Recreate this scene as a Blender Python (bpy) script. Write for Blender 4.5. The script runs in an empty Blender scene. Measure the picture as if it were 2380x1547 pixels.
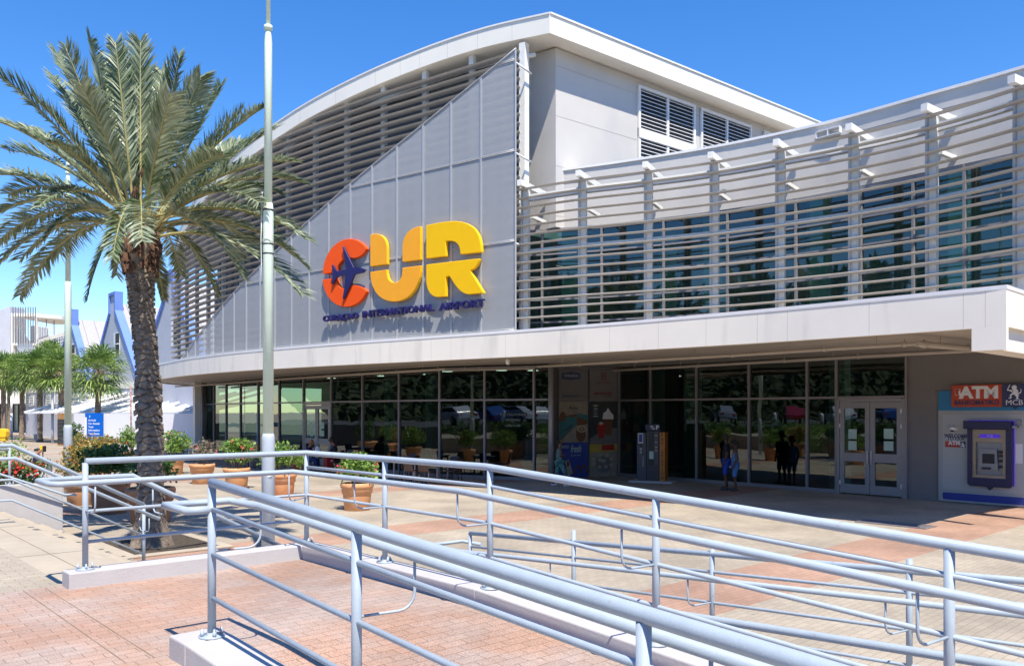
import bpy, math, random
from mathutils import Vector, Matrix, Quaternion
random.seed(7)
SC = bpy.context.scene
COL = SC.collection
# ------------------------------------------------------------------ camera, light, exposure
FPX, CX, HY, EYE = 1900.0, 1190.0, 955.0, 2.55      # focal length and horizon of a 2380 px wide view
cam_d = bpy.data.cameras.new('camera'); cam = bpy.data.objects.new('camera', cam_d); COL.objects.link(cam)
cam.location = (0, 0, EYE); cam.rotation_euler = (math.radians(90), 0, 0)
cam_d.sensor_width = 36.0; cam_d.lens = 36.0 * FPX / 2380.0; cam_d.shift_y = 181.5 / 2380.0
cam_d.clip_start = 0.05; cam_d.clip_end = 3000.0
SC.camera = cam
SUN = Vector((.20, -.52, 1.0)).normalized()           # towards the sun
sd = bpy.data.lights.new('sun', 'SUN'); sd.energy = 4.1; sd.angle = math.radians(.53); sd.color = (1.0, .93, .82)
so = bpy.data.objects.new('sun', sd); COL.objects.link(so); so.rotation_euler = SUN.to_track_quat('Z', 'Y').to_euler()
so.location = (0, 0, 40)
W = bpy.data.worlds.new('World'); SC.world = W; W.use_nodes = True
wn = W.node_tree.nodes; wl = W.node_tree.links
sky = wn.new('ShaderNodeTexSky'); sky.sky_type = 'NISHITA'; sky.sun_disc = False
sky.sun_elevation = math.asin(SUN.z); sky.sun_rotation = math.atan2(SUN.x, SUN.y)
sky.air_density = 1.0; sky.dust_density = 0.0; sky.ozone_density = 4.0; sky.altitude = 0
hs = wn.new('ShaderNodeHueSaturation'); hs.inputs['Saturation'].default_value = 1.3; hs.inputs['Hue'].default_value = .508; wl.new(sky.outputs[0], hs.inputs['Color'])
wn['Background'].inputs[1].default_value = .125
wl.new(hs.outputs[0], wn['Background'].inputs[0])
SC.view_settings.view_transform = 'Standard'; SC.view_settings.look = 'None'
SC.view_settings.exposure = 0.90; SC.view_settings.gamma = 1.0
SC.render.engine = 'CYCLES'
SC.cycles.max_bounces = 7; SC.cycles.transparent_max_bounces = 14; SC.cycles.use_denoising = True
SC.cycles.sample_clamp_indirect = 6.0

# ------------------------------------------------------------------ helpers
def V(*a): return Vector(a)
def X_(x, D): return (x - CX) / FPX * D
def Z_(y, D): return EYE - (y - HY) / FPX * D
def P_(x, y, D): return V(X_(x, D), D, Z_(y, D))
def G_(x, y, z=0.0):
    D = FPX * (EYE - z) / (y - HY); return V(X_(x, D), D, z)
U = V(.673, -.7396, 0); A = V(.7396, .673, 0)          # ramp direction and the direction across it
O = V(-2.34, 9.31, 0)
def AT(a, t, z=0.0): return O + A * a + U * t + V(0, 0, z)

def tag(o, label=None, cat=None, group=None, kind=None):
    if label: o['label'] = label
    if cat: o['category'] = cat
    if group: o['group'] = group
    if kind: o['kind'] = kind
    return o
def empty(name, loc, label=None, cat=None, group=None, rz=0.0):
    o = bpy.data.objects.new(name, None); COL.objects.link(o); o.location = loc; o.rotation_euler = (0, 0, rz)
    o.empty_display_size = .2
    return tag(o, label, cat, group)
def wloc(o):
    l = V(0, 0, 0)
    while o is not None: l += o.location; o = o.parent
    return l
class MB:
    def __init__(s): s.v = []; s.f = []; s.s = []
    def add(s, vs, fs, sm=False):
        n = len(s.v); s.v += [tuple(p) for p in vs]; s.f += [tuple(i + n for i in f) for f in fs]; s.s += [sm] * len(fs); return s
    def obox(s, c, ax, ay, az):                          # centre and three half vectors
        c = Vector(c); p = [c + ax * i + ay * j + az * k for k in (-1, 1) for j in (-1, 1) for i in (-1, 1)]
        fs = [(0, 2, 3, 1), (4, 5, 7, 6), (0, 1, 5, 4), (2, 6, 7, 3), (0, 4, 6, 2), (1, 3, 7, 5)]
        if ax.cross(ay).dot(az) < 0: fs = [f[::-1] for f in fs]
        return s.add(p, fs)
    def box(s, c, sx, sy, sz, rz=0.0):                   # c = centre of the bottom
        ca, sa = math.cos(rz), math.sin(rz)
        return s.obox(Vector(c) + V(0, 0, sz / 2), V(ca, sa, 0) * sx / 2, V(-sa, ca, 0) * sy / 2, V(0, 0, sz / 2))
    def beam(s, p0, p1, w, h, up=V(0, 0, 1)):
        p0 = Vector(p0); p1 = Vector(p1); d = p1 - p0; l = d.length; d = d / l
        side = d.cross(up)
        if side.length < 1e-4: side = V(1, 0, 0)
        side.normalize(); u2 = side.cross(d)
        return s.obox((p0 + p1) / 2, d * l / 2, side * w / 2, u2 * h / 2)
    def tube(s, pts, r, n=10, caps=True):
        pts = [Vector(p) for p in pts]; m = len(pts); rr = r if isinstance(r, (list, tuple)) else [r] * m
        tg = []
        for i in range(m):
            a = (pts[i] - pts[i - 1]).normalized() if i > 0 else None
            b = (pts[i + 1] - pts[i]).normalized() if i < m - 1 else None
            tg.append((a + b).normalized() if a is not None and b is not None and (a + b).length > 1e-6 else (a if a is not None else b))
        nrm = tg[0].orthogonal().normalized(); base = len(s.v); prev = tg[0]
        for i in range(m):
            q = prev.rotation_difference(tg[i]); nrm = q @ nrm; nrm = (nrm - tg[i] * nrm.dot(tg[i])).normalized(); prev = tg[i]
            bi = tg[i].cross(nrm); k = 1.0
            for j in range(n):
                an = 2 * math.pi * j / n
                s.v.append(tuple(pts[i] + (nrm * math.cos(an) + bi * math.sin(an)) * rr[i] * k))
        for i in range(m - 1):
            for j in range(n):
                s.f.append((base + i * n + j, base + i * n + (j + 1) % n, base + (i + 1) * n + (j + 1) % n, base + (i + 1) * n + j)); s.s.append(True)
        if caps:
            s.f.append(tuple(base + j for j in range(n))[::-1]); s.s.append(False)
            s.f.append(tuple(base + (m - 1) * n + j for j in range(n))); s.s.append(False)
        return s
    def lathe(s, prof, c=(0, 0, 0), n=24, sm=True):
        c = Vector(c); base = len(s.v); m = len(prof)
        for r, z in prof:
            for j in range(n):
                an = 2 * math.pi * j / n; s.v.append((c.x + r * math.cos(an), c.y + r * math.sin(an), c.z + z))
        for i in range(m - 1):
            for j in range(n):
                s.f.append((base + i * n + j, base + i * n + (j + 1) % n, base + (i + 1) * n + (j + 1) % n, base + (i + 1) * n + j)); s.s.append(sm)
        s.f.append(tuple(base + j for j in range(n))[::-1]); s.s.append(False)
        s.f.append(tuple(base + (m - 1) * n + j for j in range(n))); s.s.append(False)
        return s
    def ext(s, poly, vec):                               # closed polygon swept along vec
        poly = [Vector(p) for p in poly]; n = len(poly); vec = Vector(vec)
        fs = [tuple(range(n))[::-1], tuple(range(n, 2 * n))] + [(i, (i + 1) % n, n + (i + 1) % n, n + i) for i in range(n)]
        nn = V(0, 0, 0)
        for i in range(n): nn += poly[i].cross(poly[(i + 1) % n])
        if nn.dot(vec) < 0: fs = [f[::-1] for f in fs]
        return s.add(poly + [p + vec for p in poly], fs)
    def prism(s, poly2, z0, z1): return s.ext([V(p[0], p[1], z0) for p in poly2], V(0, 0, z1 - z0))
    def strip(s, line, z0, z1, th, side=1):              # thickened vertical wall on a plan line; z may be lists
        n = len(line); L = [Vector((p[0], p[1], 0)) for p in line]
        z0 = z0 if isinstance(z0, (list, tuple)) else [z0] * n; z1 = z1 if isinstance(z1, (list, tuple)) else [z1] * n
        nr = norms(L, side); vs = []
        for i in range(n):
            a = L[i]; b = L[i] + nr[i] * th
            vs += [V(a.x, a.y, z0[i]), V(a.x, a.y, z1[i]), V(b.x, b.y, z1[i]), V(b.x, b.y, z0[i])]
        fs = []
        for i in range(n - 1):
            for k in range(4):
                fs.append((i * 4 + k, i * 4 + (k + 1) % 4, (i + 1) * 4 + (k + 1) % 4, (i + 1) * 4 + k))
        fs += [(0, 3, 2, 1), ((n - 1) * 4, (n - 1) * 4 + 1, (n - 1) * 4 + 2, (n - 1) * 4 + 3)]
        return s.add(vs, fs)
    def build(s, name, mat, parent=None, world=True, bevel=0.0, smooth=None):
        me = bpy.data.meshes.new(name); off = wloc(parent) if (parent is not None and world) else V(0, 0, 0)
        me.from_pydata([(p[0] - off.x, p[1] - off.y, p[2] - off.z) for p in s.v], [], s.f)
        sm = s.s if smooth is None else [smooth] * len(s.f)
        me.polygons.foreach_set('use_smooth', sm); me.update()
        o = bpy.data.objects.new(name, me); COL.objects.link(o)
        for m_ in (mat if isinstance(mat, (list, tuple)) else [mat]): me.materials.append(m_)
        if parent is not None: o.parent = parent
        if bevel > 0:
            b = o.modifiers.new('bevel', 'BEVEL'); b.width = bevel; b.segments = 2; b.limit_method = 'ANGLE'; b.angle_limit = math.radians(40)
        return o
def norms(L, side):
    n = len(L); nr = []
    for i in range(n):
        d = (L[min(i + 1, n - 1)] - L[max(i - 1, 0)]); d.z = 0; d.normalize(); nr.append(V(d.y, -d.x, 0) * side)
    return nr
def offset(line, d, side=1):
    L = [Vector((p[0], p[1], 0)) for p in line]; nr = norms(L, side); return [L[i] + nr[i] * d for i in range(len(L))]
def copy_tree(o, parent=None):
    c = o.copy(); COL.objects.link(c)
    if parent is not None: c.parent = parent
    for ch in list(o.children): copy_tree(ch, c)
    return c
def ray_line(x, poly):                                   # where the sight line of column x meets a plan polyline
    k = (x - CX) / FPX
    best = None
    for i in range(len(poly) - 1):
        a, b = poly[i], poly[i + 1]; fa = a[0] - k * a[1]; fb = b[0] - k * b[1]
        if fa * fb <= 0 and abs(fa - fb) > 1e-9:
            t = fa / (fa - fb); p = V(a[0] + (b[0] - a[0]) * t, a[1] + (b[1] - a[1]) * t, 0)
            if best is None or p.y < best.y: best = p
    return best
def crom(pts, step=.3):
    P = [Vector((p[0], p[1], 0)) for p in pts]; out = []
    P = [P[0] * 2 - P[1]] + P + [P[-1] * 2 - P[-2]]
    for i in range(1, len(P) - 2):
        n = max(2, int((P[i + 1] - P[i]).length / step))
        for k in range(n):
            t = k / n; p0, p1, p2, p3 = P[i - 1], P[i], P[i + 1], P[i + 2]
            out.append(.5 * ((2 * p1) + (p2 - p0) * t + (2 * p0 - 5 * p1 + 4 * p2 - p3) * t * t + (3 * p1 - p0 - 3 * p2 + p3) * t ** 3))
    out.append(P[-2]); return out
def lerp_tab(tab, s):
    if s <= tab[0][0]: return tab[0][1]
    for i in range(len(tab) - 1):
        if s <= tab[i + 1][0]:
            t = (s - tab[i][0]) / (tab[i + 1][0] - tab[i][0]); return tab[i][1] + (tab[i + 1][1] - tab[i][1]) * t
    return tab[-1][1]
class Frame:                                             # a vertical plane: s along it, z up, o out towards the viewer
    def __init__(s, p0, p1):
        s.o = V(p0[0], p0[1], 0); s.r = (V(p1[0], p1[1], 0) - s.o).normalized(); s.n = V(s.r.y, -s.r.x, 0)
    def p(s, a, z, o=0.0): return s.o + s.r * a + s.n * o + V(0, 0, z)
    def px(s, x, y, o=0.0):
        d = V((x - CX) / FPX, 1, -(y - HY) / FPX); q = s.o + s.n * o
        t = q.dot(s.n) / d.dot(s.n); w = d * t; return ((w - s.o).dot(s.r), w.z + EYE)
    def at(s, x, y, o=0.0): a, z = s.px(x, y, o); return s.p(a, z, o)
    def mat(s, a, z, o=0.0):
        m = Matrix((s.r, V(0, 0, 1), s.n)).transposed().to_4x4(); m.translation = s.p(a, z, o); return m

# ------------------------------------------------------------------ materials
def nodes(name):
    m = bpy.data.materials.new(name); m.use_nodes = True; nt = m.node_tree
    return m, nt, nt.nodes, nt.links, nt.nodes['Principled BSDF']
def paint(name, col, rough=.5, metal=0.0, var=.06, vs=3.0, bump=0.0, bs=60.0, spec=.5, stain=None, coat=0.0):
    m, nt, N, L, b = nodes(name)
    g = N.new('ShaderNodeNewGeometry'); n1 = N.new('ShaderNodeTexNoise'); n1.inputs['Scale'].default_value = vs; n1.inputs['Detail'].default_value = 6
    L.new(g.outputs['Position'], n1.inputs['Vector'])
    r = N.new('ShaderNodeMapRange'); r.inputs[3].default_value = 1 - var; r.inputs[4].default_value = 1 + var
    r.inputs[1].default_value = .3; r.inputs[2].default_value = .7
    L.new(n1.outputs[0], r.inputs[0])
    mx = N.new('ShaderNodeVectorMath'); mx.operation = 'SCALE'; mx.inputs[0].default_value = col[:3]; L.new(r.outputs[0], mx.inputs['Scale'])
    out = mx.outputs[0]
    if stain:                                            # (colour, amount, scale xyz, threshold)
        mp = N.new('ShaderNodeMapping'); mp.inputs['Scale'].default_value = stain[2]; L.new(g.outputs['Position'], mp.inputs[0])
        n2 = N.new('ShaderNodeTexNoise'); n2.inputs['Scale'].default_value = 1; n2.inputs['Detail'].default_value = 5; L.new(mp.outputs[0], n2.inputs['Vector'])
        r2 = N.new('ShaderNodeMapRange'); r2.inputs[1].default_value = stain[3]; r2.inputs[2].default_value = stain[3] + .14; r2.inputs[4].default_value = stain[1]
        L.new(n2.outputs[0], r2.inputs[0])
        m2 = N.new('ShaderNodeMix'); m2.data_type = 'RGBA'; L.new(r2.outputs[0], m2.inputs[0]); L.new(out, m2.inputs[6]); m2.inputs[7].default_value = (*stain[0], 1)
        out = m2.outputs[2]
    L.new(out, b.inputs['Base Color']); b.inputs['Roughness'].default_value = rough; b.inputs['Metallic'].default_value = metal
    b.inputs['Specular IOR Level'].default_value = spec; b.inputs['Coat Weight'].default_value = coat
    if bump > 0:
        n3 = N.new('ShaderNodeTexNoise'); n3.inputs['Scale'].default_value = bs; n3.inputs['Detail'].default_value = 4; L.new(g.outputs['Position'], n3.inputs['Vector'])
        bp = N.new('ShaderNodeBump'); bp.inputs['Strength'].default_value = bump; bp.inputs['Distance'].default_value = .01
        L.new(n3.outputs[0], bp.inputs['Height']); L.new(bp.outputs[0], b.inputs['Normal'])
    return m
def emit(name, col, st):
    m, nt, N, L, b = nodes(name); b.inputs['Base Color'].default_value = (*col, 1); b.inputs['Emission Color'].default_value = (*col, 1); b.inputs['Emission Strength'].default_value = st; return m
def pavers(name, mode):
    m, nt, N, L, b = nodes(name)
    g = N.new('ShaderNodeNewGeometry')
    def dot(vec):
        d = N.new('ShaderNodeVectorMath'); d.operation = 'DOT_PRODUCT'; L.new(g.outputs['Position'], d.inputs[0]); d.inputs[1].default_value = vec; return d.outputs['Value']
    a = dot(tuple(A)); t = dot(tuple(U)); cx = N.new('ShaderNodeCombineXYZ'); L.new(a, cx.inputs[0]); L.new(t, cx.inputs[1])
    wv = N.new('ShaderNodeTexNoise'); wv.inputs['Scale'].default_value = .8; L.new(g.outputs['Position'], wv.inputs['Vector'])
    br = N.new('ShaderNodeTexBrick'); L.new(cx.outputs[0], br.inputs['Vector']); br.inputs['Scale'].default_value = 1
    br.inputs['Brick Width'].default_value = .21; br.inputs['Row Height'].default_value = .105; br.inputs['Mortar Size'].default_value = .0032
    br.inputs['Mortar Smooth'].default_value = .3; br.inputs['Bias'].default_value = 0
    br.inputs['Color1'].default_value = (.92, .92, .92, 1); br.inputs['Color2'].default_value = (1.05, 1.05, 1.05, 1); br.inputs['Mortar'].default_value = (.52, .49, .46, 1)
    big = N.new('ShaderNodeTexNoise'); big.inputs['Scale'].default_value = .55; big.inputs['Detail'].default_value = 5; L.new(g.outputs['Position'], big.inputs['Vector'])
    rb = N.new('ShaderNodeMapRange'); rb.inputs[1].default_value = .35; rb.inputs[2].default_value = .65; rb.inputs[3].default_value = .80; rb.inputs[4].default_value = 1.12; L.new(big.outputs[0], rb.inputs[0])
    fine = N.new('ShaderNodeTexNoise'); fine.inputs['Scale'].default_value = 90; fine.inputs['Detail'].default_value = 3; L.new(g.outputs['Position'], fine.inputs['Vector'])
    rf = N.new('ShaderNodeMapRange'); rf.inputs[1].default_value = .42; rf.inputs[2].default_value = .68; rf.inputs[3].default_value = .86; rf.inputs[4].default_value = 1.35; L.new(fine.outputs[0], rf.inputs[0])
    grey = (.375, .32, .245, 1); red = (.385, .24, .17, 1); pink = (.39, .30, .25, 1)
    c0 = N.new('ShaderNodeMix'); c0.data_type = 'RGBA'; c0.inputs[6].default_value = grey; c0.inputs[7].default_value = red
    def band(lo, hi, src):
        x = N.new('ShaderNodeMath'); x.operation = 'GREATER_THAN'; L.new(src, x.inputs[0]); x.inputs[1].default_value = lo
        y = N.new('ShaderNodeMath'); y.operation = 'LESS_THAN'; L.new(src, y.inputs[0]); y.inputs[1].default_value = hi
        z = N.new('ShaderNodeMath'); z.operation = 'MULTIPLY'; L.new(x.outputs[0], z.inputs[0]); L.new(y.outputs[0], z.inputs[1]); return z.outputs[0]
    if mode == 'plaza':
        sh = N.new('ShaderNodeMath'); sh.operation = 'ADD'; L.new(t, sh.inputs[0]); sh.inputs[1].default_value = 14.6 + .75 + 800
        md = N.new('ShaderNodeMath'); md.operation = 'FLOORED_MODULO'; L.new(sh.outputs[0], md.inputs[0]); md.inputs[1].default_value = 8.0
        L.new(band(0, 1.5, md.outputs[0]), c0.inputs[0]); col = c0.outputs[2]
    else:
        t0 = -1.575 - 6.886                             # t of O
        s1 = N.new('ShaderNodeMath'); s1.operation = 'SUBTRACT'; L.new(t, s1.inputs[0]); s1.inputs[1].default_value = O.dot(U)
        s2 = N.new('ShaderNodeMath'); s2.operation = 'SUBTRACT'; L.new(a, s2.inputs[0]); s2.inputs[1].default_value = O.dot(A)
        ramp = N.new('ShaderNodeMath'); ramp.operation = 'GREATER_THAN'; L.new(s2.outputs[0], ramp.inputs[0]); ramp.inputs[1].default_value = -2.4
        bd = band(-.15, 3.25, s1.outputs[0]); mxx = N.new('ShaderNodeMath'); mxx.operation = 'MAXIMUM'; L.new(bd, mxx.inputs[0]); L.new(ramp.outputs[0], mxx.inputs[1])
        w1 = N.new('ShaderNodeTexNoise'); w1.inputs['Scale'].default_value = .9; w1.inputs['Detail'].default_value = 7; w1.inputs['Roughness'].default_value = .6; L.new(g.outputs['Position'], w1.inputs['Vector'])
        rw = N.new('ShaderNodeMapRange'); rw.inputs[1].default_value = .42; rw.inputs[2].default_value = .58; L.new(w1.outputs[0], rw.inputs[0])
        cr = N.new('ShaderNodeMix'); cr.data_type = 'RGBA'; cr.inputs[6].default_value = red; cr.inputs[7].default_value = pink; L.new(rw.outputs[0], cr.inputs[0])
        L.new(mxx.outputs[0], c0.inputs[0]); L.new(cr.outputs[2], c0.inputs[7]); col = c0.outputs[2]
    def mul(c, f, isv=True):
        x = N.new('ShaderNodeVectorMath'); x.operation = 'SCALE' if isv else 'MULTIPLY'
        L.new(c, x.inputs[0]); L.new(f, x.inputs['Scale'] if isv else x.inputs[1]); return x.outputs[0]
    col = mul(col, rb.outputs[0]); col = mul(col, rf.outputs[0]); col = mul(col, br.outputs['Color'], False)
    sp = N.new('ShaderNodeTexVoronoi'); sp.inputs['Scale'].default_value = 2.2; L.new(g.outputs['Position'], sp.inputs['Vector'])
    rs = N.new('ShaderNodeMapRange'); rs.inputs[1].default_value = .03; rs.inputs[2].default_value = .05; rs.inputs[3].default_value = .45; rs.inputs[4].default_value = 1.0; L.new(sp.outputs['Distance'], rs.inputs[0])
    col = mul(col, rs.outputs[0])
    L.new(col, b.inputs['Base Color']); b.inputs['Roughness'].default_value = .8; b.inputs['Specular IOR Level'].default_value = .35
    bp = N.new('ShaderNodeBump'); bp.inputs['Strength'].default_value = .5; bp.inputs['Distance'].default_value = .006
    hh = N.new('ShaderNodeMath'); hh.operation = 'SUBTRACT'; L.new(fine.outputs[0], hh.inputs[0]); L.new(br.outputs['Fac'], hh.inputs[1])
    L.new(hh.outputs[0], bp.inputs['Height']); L.new(bp.outputs[0], b.inputs['Normal'])
    return m
def glass(name, tint, refl=1.0, wav=.03):
    m, nt, N, L, b = nodes(name); N.remove(b); out = N['Material Output']
    g = N.new('ShaderNodeNewGeometry'); nz = N.new('ShaderNodeTexNoise'); nz.inputs['Scale'].default_value = .9; nz.inputs['Detail'].default_value = 1
    L.new(g.outputs['Position'], nz.inputs['Vector']); bp = N.new('ShaderNodeBump'); bp.inputs['Strength'].default_value = wav; bp.inputs['Distance'].default_value = .12
    L.new(nz.outputs[0], bp.inputs['Height'])
    tr = N.new('ShaderNodeBsdfTransparent'); tr.inputs[0].default_value = (*tint, 1)
    gl = N.new('ShaderNodeBsdfGlossy'); gl.inputs['Roughness'].default_value = .012; gl.inputs[0].default_value = (.86, .95, .92, 1); L.new(bp.outputs[0], gl.inputs['Normal'])
    fr = N.new('ShaderNodeFresnel'); fr.inputs[0].default_value = 1.55
    mp = N.new('ShaderNodeMath'); mp.operation = 'MULTIPLY_ADD'; mp.inputs[1].default_value = refl; mp.inputs[2].default_value = .05; L.new(fr.outputs[0], mp.inputs[0])
    mx = N.new('ShaderNodeMixShader'); L.new(mp.outputs[0], mx.inputs[0]); L.new(tr.outputs[0], mx.inputs[1]); L.new(gl.outputs[0], mx.inputs[2]); L.new(mx.outputs[0], out.inputs[0])
    return m
def leafmat(name, c1, c2, rough=.45, trans=.25, ns=1.5):
    m, nt, N, L, b = nodes(name); out = N['Material Output']
    g = N.new('ShaderNodeNewGeometry'); n1 = N.new('ShaderNodeTexNoise'); n1.inputs['Scale'].default_value = ns; n1.inputs['Detail'].default_value = 5; L.new(g.outputs['Position'], n1.inputs['Vector'])
    ad = N.new('ShaderNodeMath'); ad.operation = 'MULTIPLY_ADD'; ad.inputs[1].default_value = .45; L.new(g.outputs['Random Per Island'], ad.inputs[0]); L.new(n1.outputs[0], ad.inputs[2])
    r = N.new('ShaderNodeMapRange'); r.inputs[1].default_value = .5; r.inputs[2].default_value = .98; L.new(ad.outputs[0], r.inputs[0])
    mx = N.new('ShaderNodeMix'); mx.data_type = 'RGBA'; mx.inputs[6].default_value = (*c1, 1); mx.inputs[7].default_value = (*c2, 1); L.new(r.outputs[0], mx.inputs[0])
    L.new(mx.outputs[2], b.inputs['Base Color']); b.inputs['Roughness'].default_value = rough; b.inputs['Specular IOR Level'].default_value = .4
    tl = N.new('ShaderNodeBsdfTranslucent'); L.new(mx.outputs[2], tl.inputs[0]); ms = N.new('ShaderNodeMixShader'); ms.inputs[0].default_value = trans
    L.new(b.outputs[0], ms.inputs[1]); L.new(tl.outputs[0], ms.inputs[2]); L.new(ms.outputs[0], out.inputs[0])
    return m
def perforated(name, col, alpha):
    m, nt, N, L, b = nodes(name); out = N['Material Output']
    g = N.new('ShaderNodeNewGeometry'); n1 = N.new('ShaderNodeTexNoise'); n1.inputs['Scale'].default_value = .5; L.new(g.outputs['Position'], n1.inputs['Vector'])
    sx = N.new('ShaderNodeTexVoronoi'); sx.inputs['Scale'].default_value = 2.1; sx.inputs['Randomness'].default_value = 0; L.new(g.outputs['Position'], sx.inputs['Vector'])
    lt = N.new('ShaderNodeMapRange'); lt.inputs[1].default_value = .3; lt.inputs[2].default_value = .5; lt.inputs[3].default_value = alpha + .012; lt.inputs[4].default_value = alpha - .012; L.new(sx.outputs['Distance'], lt.inputs[0])
    b.inputs['Base Color'].default_value = (*col, 1); b.inputs['Roughness'].default_value = .5; b.inputs['Metallic'].default_value = .15
    tr = N.new('ShaderNodeBsdfTransparent'); mx = N.new('ShaderNodeMixShader'); L.new(lt.outputs[0], mx.inputs[0]); L.new(b.outputs[0], mx.inputs[1]); L.new(tr.outputs[0], mx.inputs[2]); L.new(mx.outputs[0], out.inputs[0])
    return m
M = {}
M['plaza'] = pavers('plaza pavers', 'plaza'); M['terrace'] = pavers('terrace pavers', 'terrace')
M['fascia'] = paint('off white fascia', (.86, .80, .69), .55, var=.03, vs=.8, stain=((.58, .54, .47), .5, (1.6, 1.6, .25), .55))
M['roofwhite'] = paint('white roof edge', (.87, .825, .72), .5, var=.03, vs=.6, stain=((.6, .57, .5), .3, (2, 2, .5), .62))
M['trim'] = paint('pale metal trim', (.78, .77, .76), .4, var=.03)
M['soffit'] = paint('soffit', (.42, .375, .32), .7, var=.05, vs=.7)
M['stucco'] = paint('light grey stucco', (.56, .535, .50), .8, var=.04, vs=.8, bump=.15, bs=80, stain=((.46, .45, .46), .4, (.8, .8, .35), .56))
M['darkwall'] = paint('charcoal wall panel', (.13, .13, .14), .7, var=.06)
M['louvre'] = paint('grey louvre metal', (.44, .43, .41), .5, .05, var=.07, vs=2.0)
M['post'] = paint('warm grey steel', (.66, .65, .60), .5, var=.05, vs=4, stain=((.36, .27, .2), .35, (9, 9, .8), .66))
M['bracket'] = paint('white steel', (.80, .79, .74), .5, var=.03, stain=((.45, .26, .14), .8, (7, 7, 5), .68))
M['frame'] = paint('aluminium frame', (.27, .25, .26), .45, .3, var=.03)
M['frame_l'] = paint('light aluminium frame', (.30, .29, .295), .45, .3, var=.03)
M['glass'] = glass('green glass', (.15, .25, .21), 1.05)
M['glass_up'] = glass('blue green glass', (.24, .58, .52), 1.1)
M['mesh'] = perforated('perforated screen', (.47, .475, .475), .27)
M['meshframe'] = paint('screen frame', (.52, .53, .54), .45, .3, var=.02)
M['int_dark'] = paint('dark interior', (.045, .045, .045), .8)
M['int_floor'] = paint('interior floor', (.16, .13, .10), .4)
M['int_green'] = paint('pale green column', (.45, .60, .52), .7)
M['int_blue'] = paint('blue interior', (.10, .27, .29), .7)
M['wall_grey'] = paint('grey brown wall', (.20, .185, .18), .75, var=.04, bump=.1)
M['rail'] = paint('blue grey rail paint', (.34, .40, .455), .6, var=.05, vs=14, bump=.12, bs=120, spec=.5, stain=((.26, .20, .16), .7, (16, 16, 16), .67))
M['rail_worn'] = paint('worn rail paint', (.36, .42, .47), .4, var=.06, vs=14, bump=.2, bs=120, stain=((.24, .10, .05), .9, (11, 11, 11), .60))
M['kerb'] = paint('painted concrete kerb', (.45, .43, .42), .85, var=.05, vs=3, bump=.25, bs=45, stain=((.70, .50, .24), .8, (9, 9, 6), .66))
M['concrete'] = paint('beige concrete', (.41, .35, .265), .85, var=.10, vs=1.6, bump=.4, bs=60, stain=((.36, .31, .25), .6, (3, 3, 3), .58))
M['asphalt'] = paint('asphalt', (.07, .07, .07), .9, var=.15, vs=2, bump=.3)
M['soil'] = paint('soil', (.06, .045, .03), .95, var=.4, vs=12, bump=1, bs=30)
M['pole'] = paint('pale green pole paint', (.70, .82, .66), .4, var=.03, vs=4, stain=((.7, .5, .3), .5, (6, 6, 3), .72))
M['pole_base'] = paint('grey blue pole paint', (.46, .51, .57), .38, var=.04, vs=8, bump=.15, bs=50)
M['black'] = paint('black plastic', (.02, .02, .022), .45); M['white'] = paint('white paint', (.80, .80, .80), .5, var=.02)
M['orange'] = paint('orange sign face', (.90, .10, .012), .55, var=.02, spec=.15); M['amber'] = paint('amber sign face', (.93, .40, .03), .55, var=.02, spec=.15)
M['yellow'] = paint('yellow sign face', (.93, .54, .008), .55, var=.02, spec=.15); M['navy'] = paint('navy sign face', (.018, .012, .095), .4, var=.02)
M['terra'] = paint('terracotta', (.64, .31, .14), .7, var=.10, vs=5, bump=.12, bs=30, stain=((.74, .50, .34), .6, (4, 4, 9), .58))
M['terra_d'] = paint('dark terracotta', (.52, .25, .13), .7, var=.10, vs=5, bump=.12, bs=30)
M['palm_leaf'] = leafmat('date palm leaflet', (.11, .16, .07), (.43, .48, .33), .42, .22, 1.2)
M['rachis'] = paint('palm rachis', (.34, .30, .12), .5, var=.2, vs=6)
M['bark'] = paint('palm bark', (.21, .165, .12), .9, var=.35, vs=9, bump=1, bs=22, stain=((.08, .06, .045), .8, (5, 5, 9), .56))
M['boot'] = paint('palm boot', (.11, .055, .03), .9, var=.4, vs=12, bump=1, bs=30)
M['fan'] = leafmat('fan palm leaf', (.07, .15, .03), (.36, .48, .12), .4, .3, .6)
M['trunk2'] = paint('fan palm trunk', (.24, .18, .13), .9, var=.3, vs=4, bump=1, bs=18)
M['leaf'] = leafmat('shrub leaf', (.07, .17, .03), (.30, .44, .09), .4, .25, 4); M['leaf_d'] = leafmat('dark shrub leaf', (.03, .08, .02), (.12, .22, .05), .4, .2, 4)
M['leaf_r'] = leafmat('rusty shrub leaf', (.16, .24, .05), (.50, .27, .08), .45, .25, 4); M['leaf_g'] = leafmat('grey twig leaf', (.13, .13, .07), (.34, .28, .22), .6, .2, 4)
M['twig'] = paint('twig', (.26, .22, .17), .8, var=.2); M['pink'] = paint('pink petals', (.80, .04, .10), .6, var=.1); M['redfl'] = paint('red petals', (.72, .02, .015), .6, var=.1)
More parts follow.
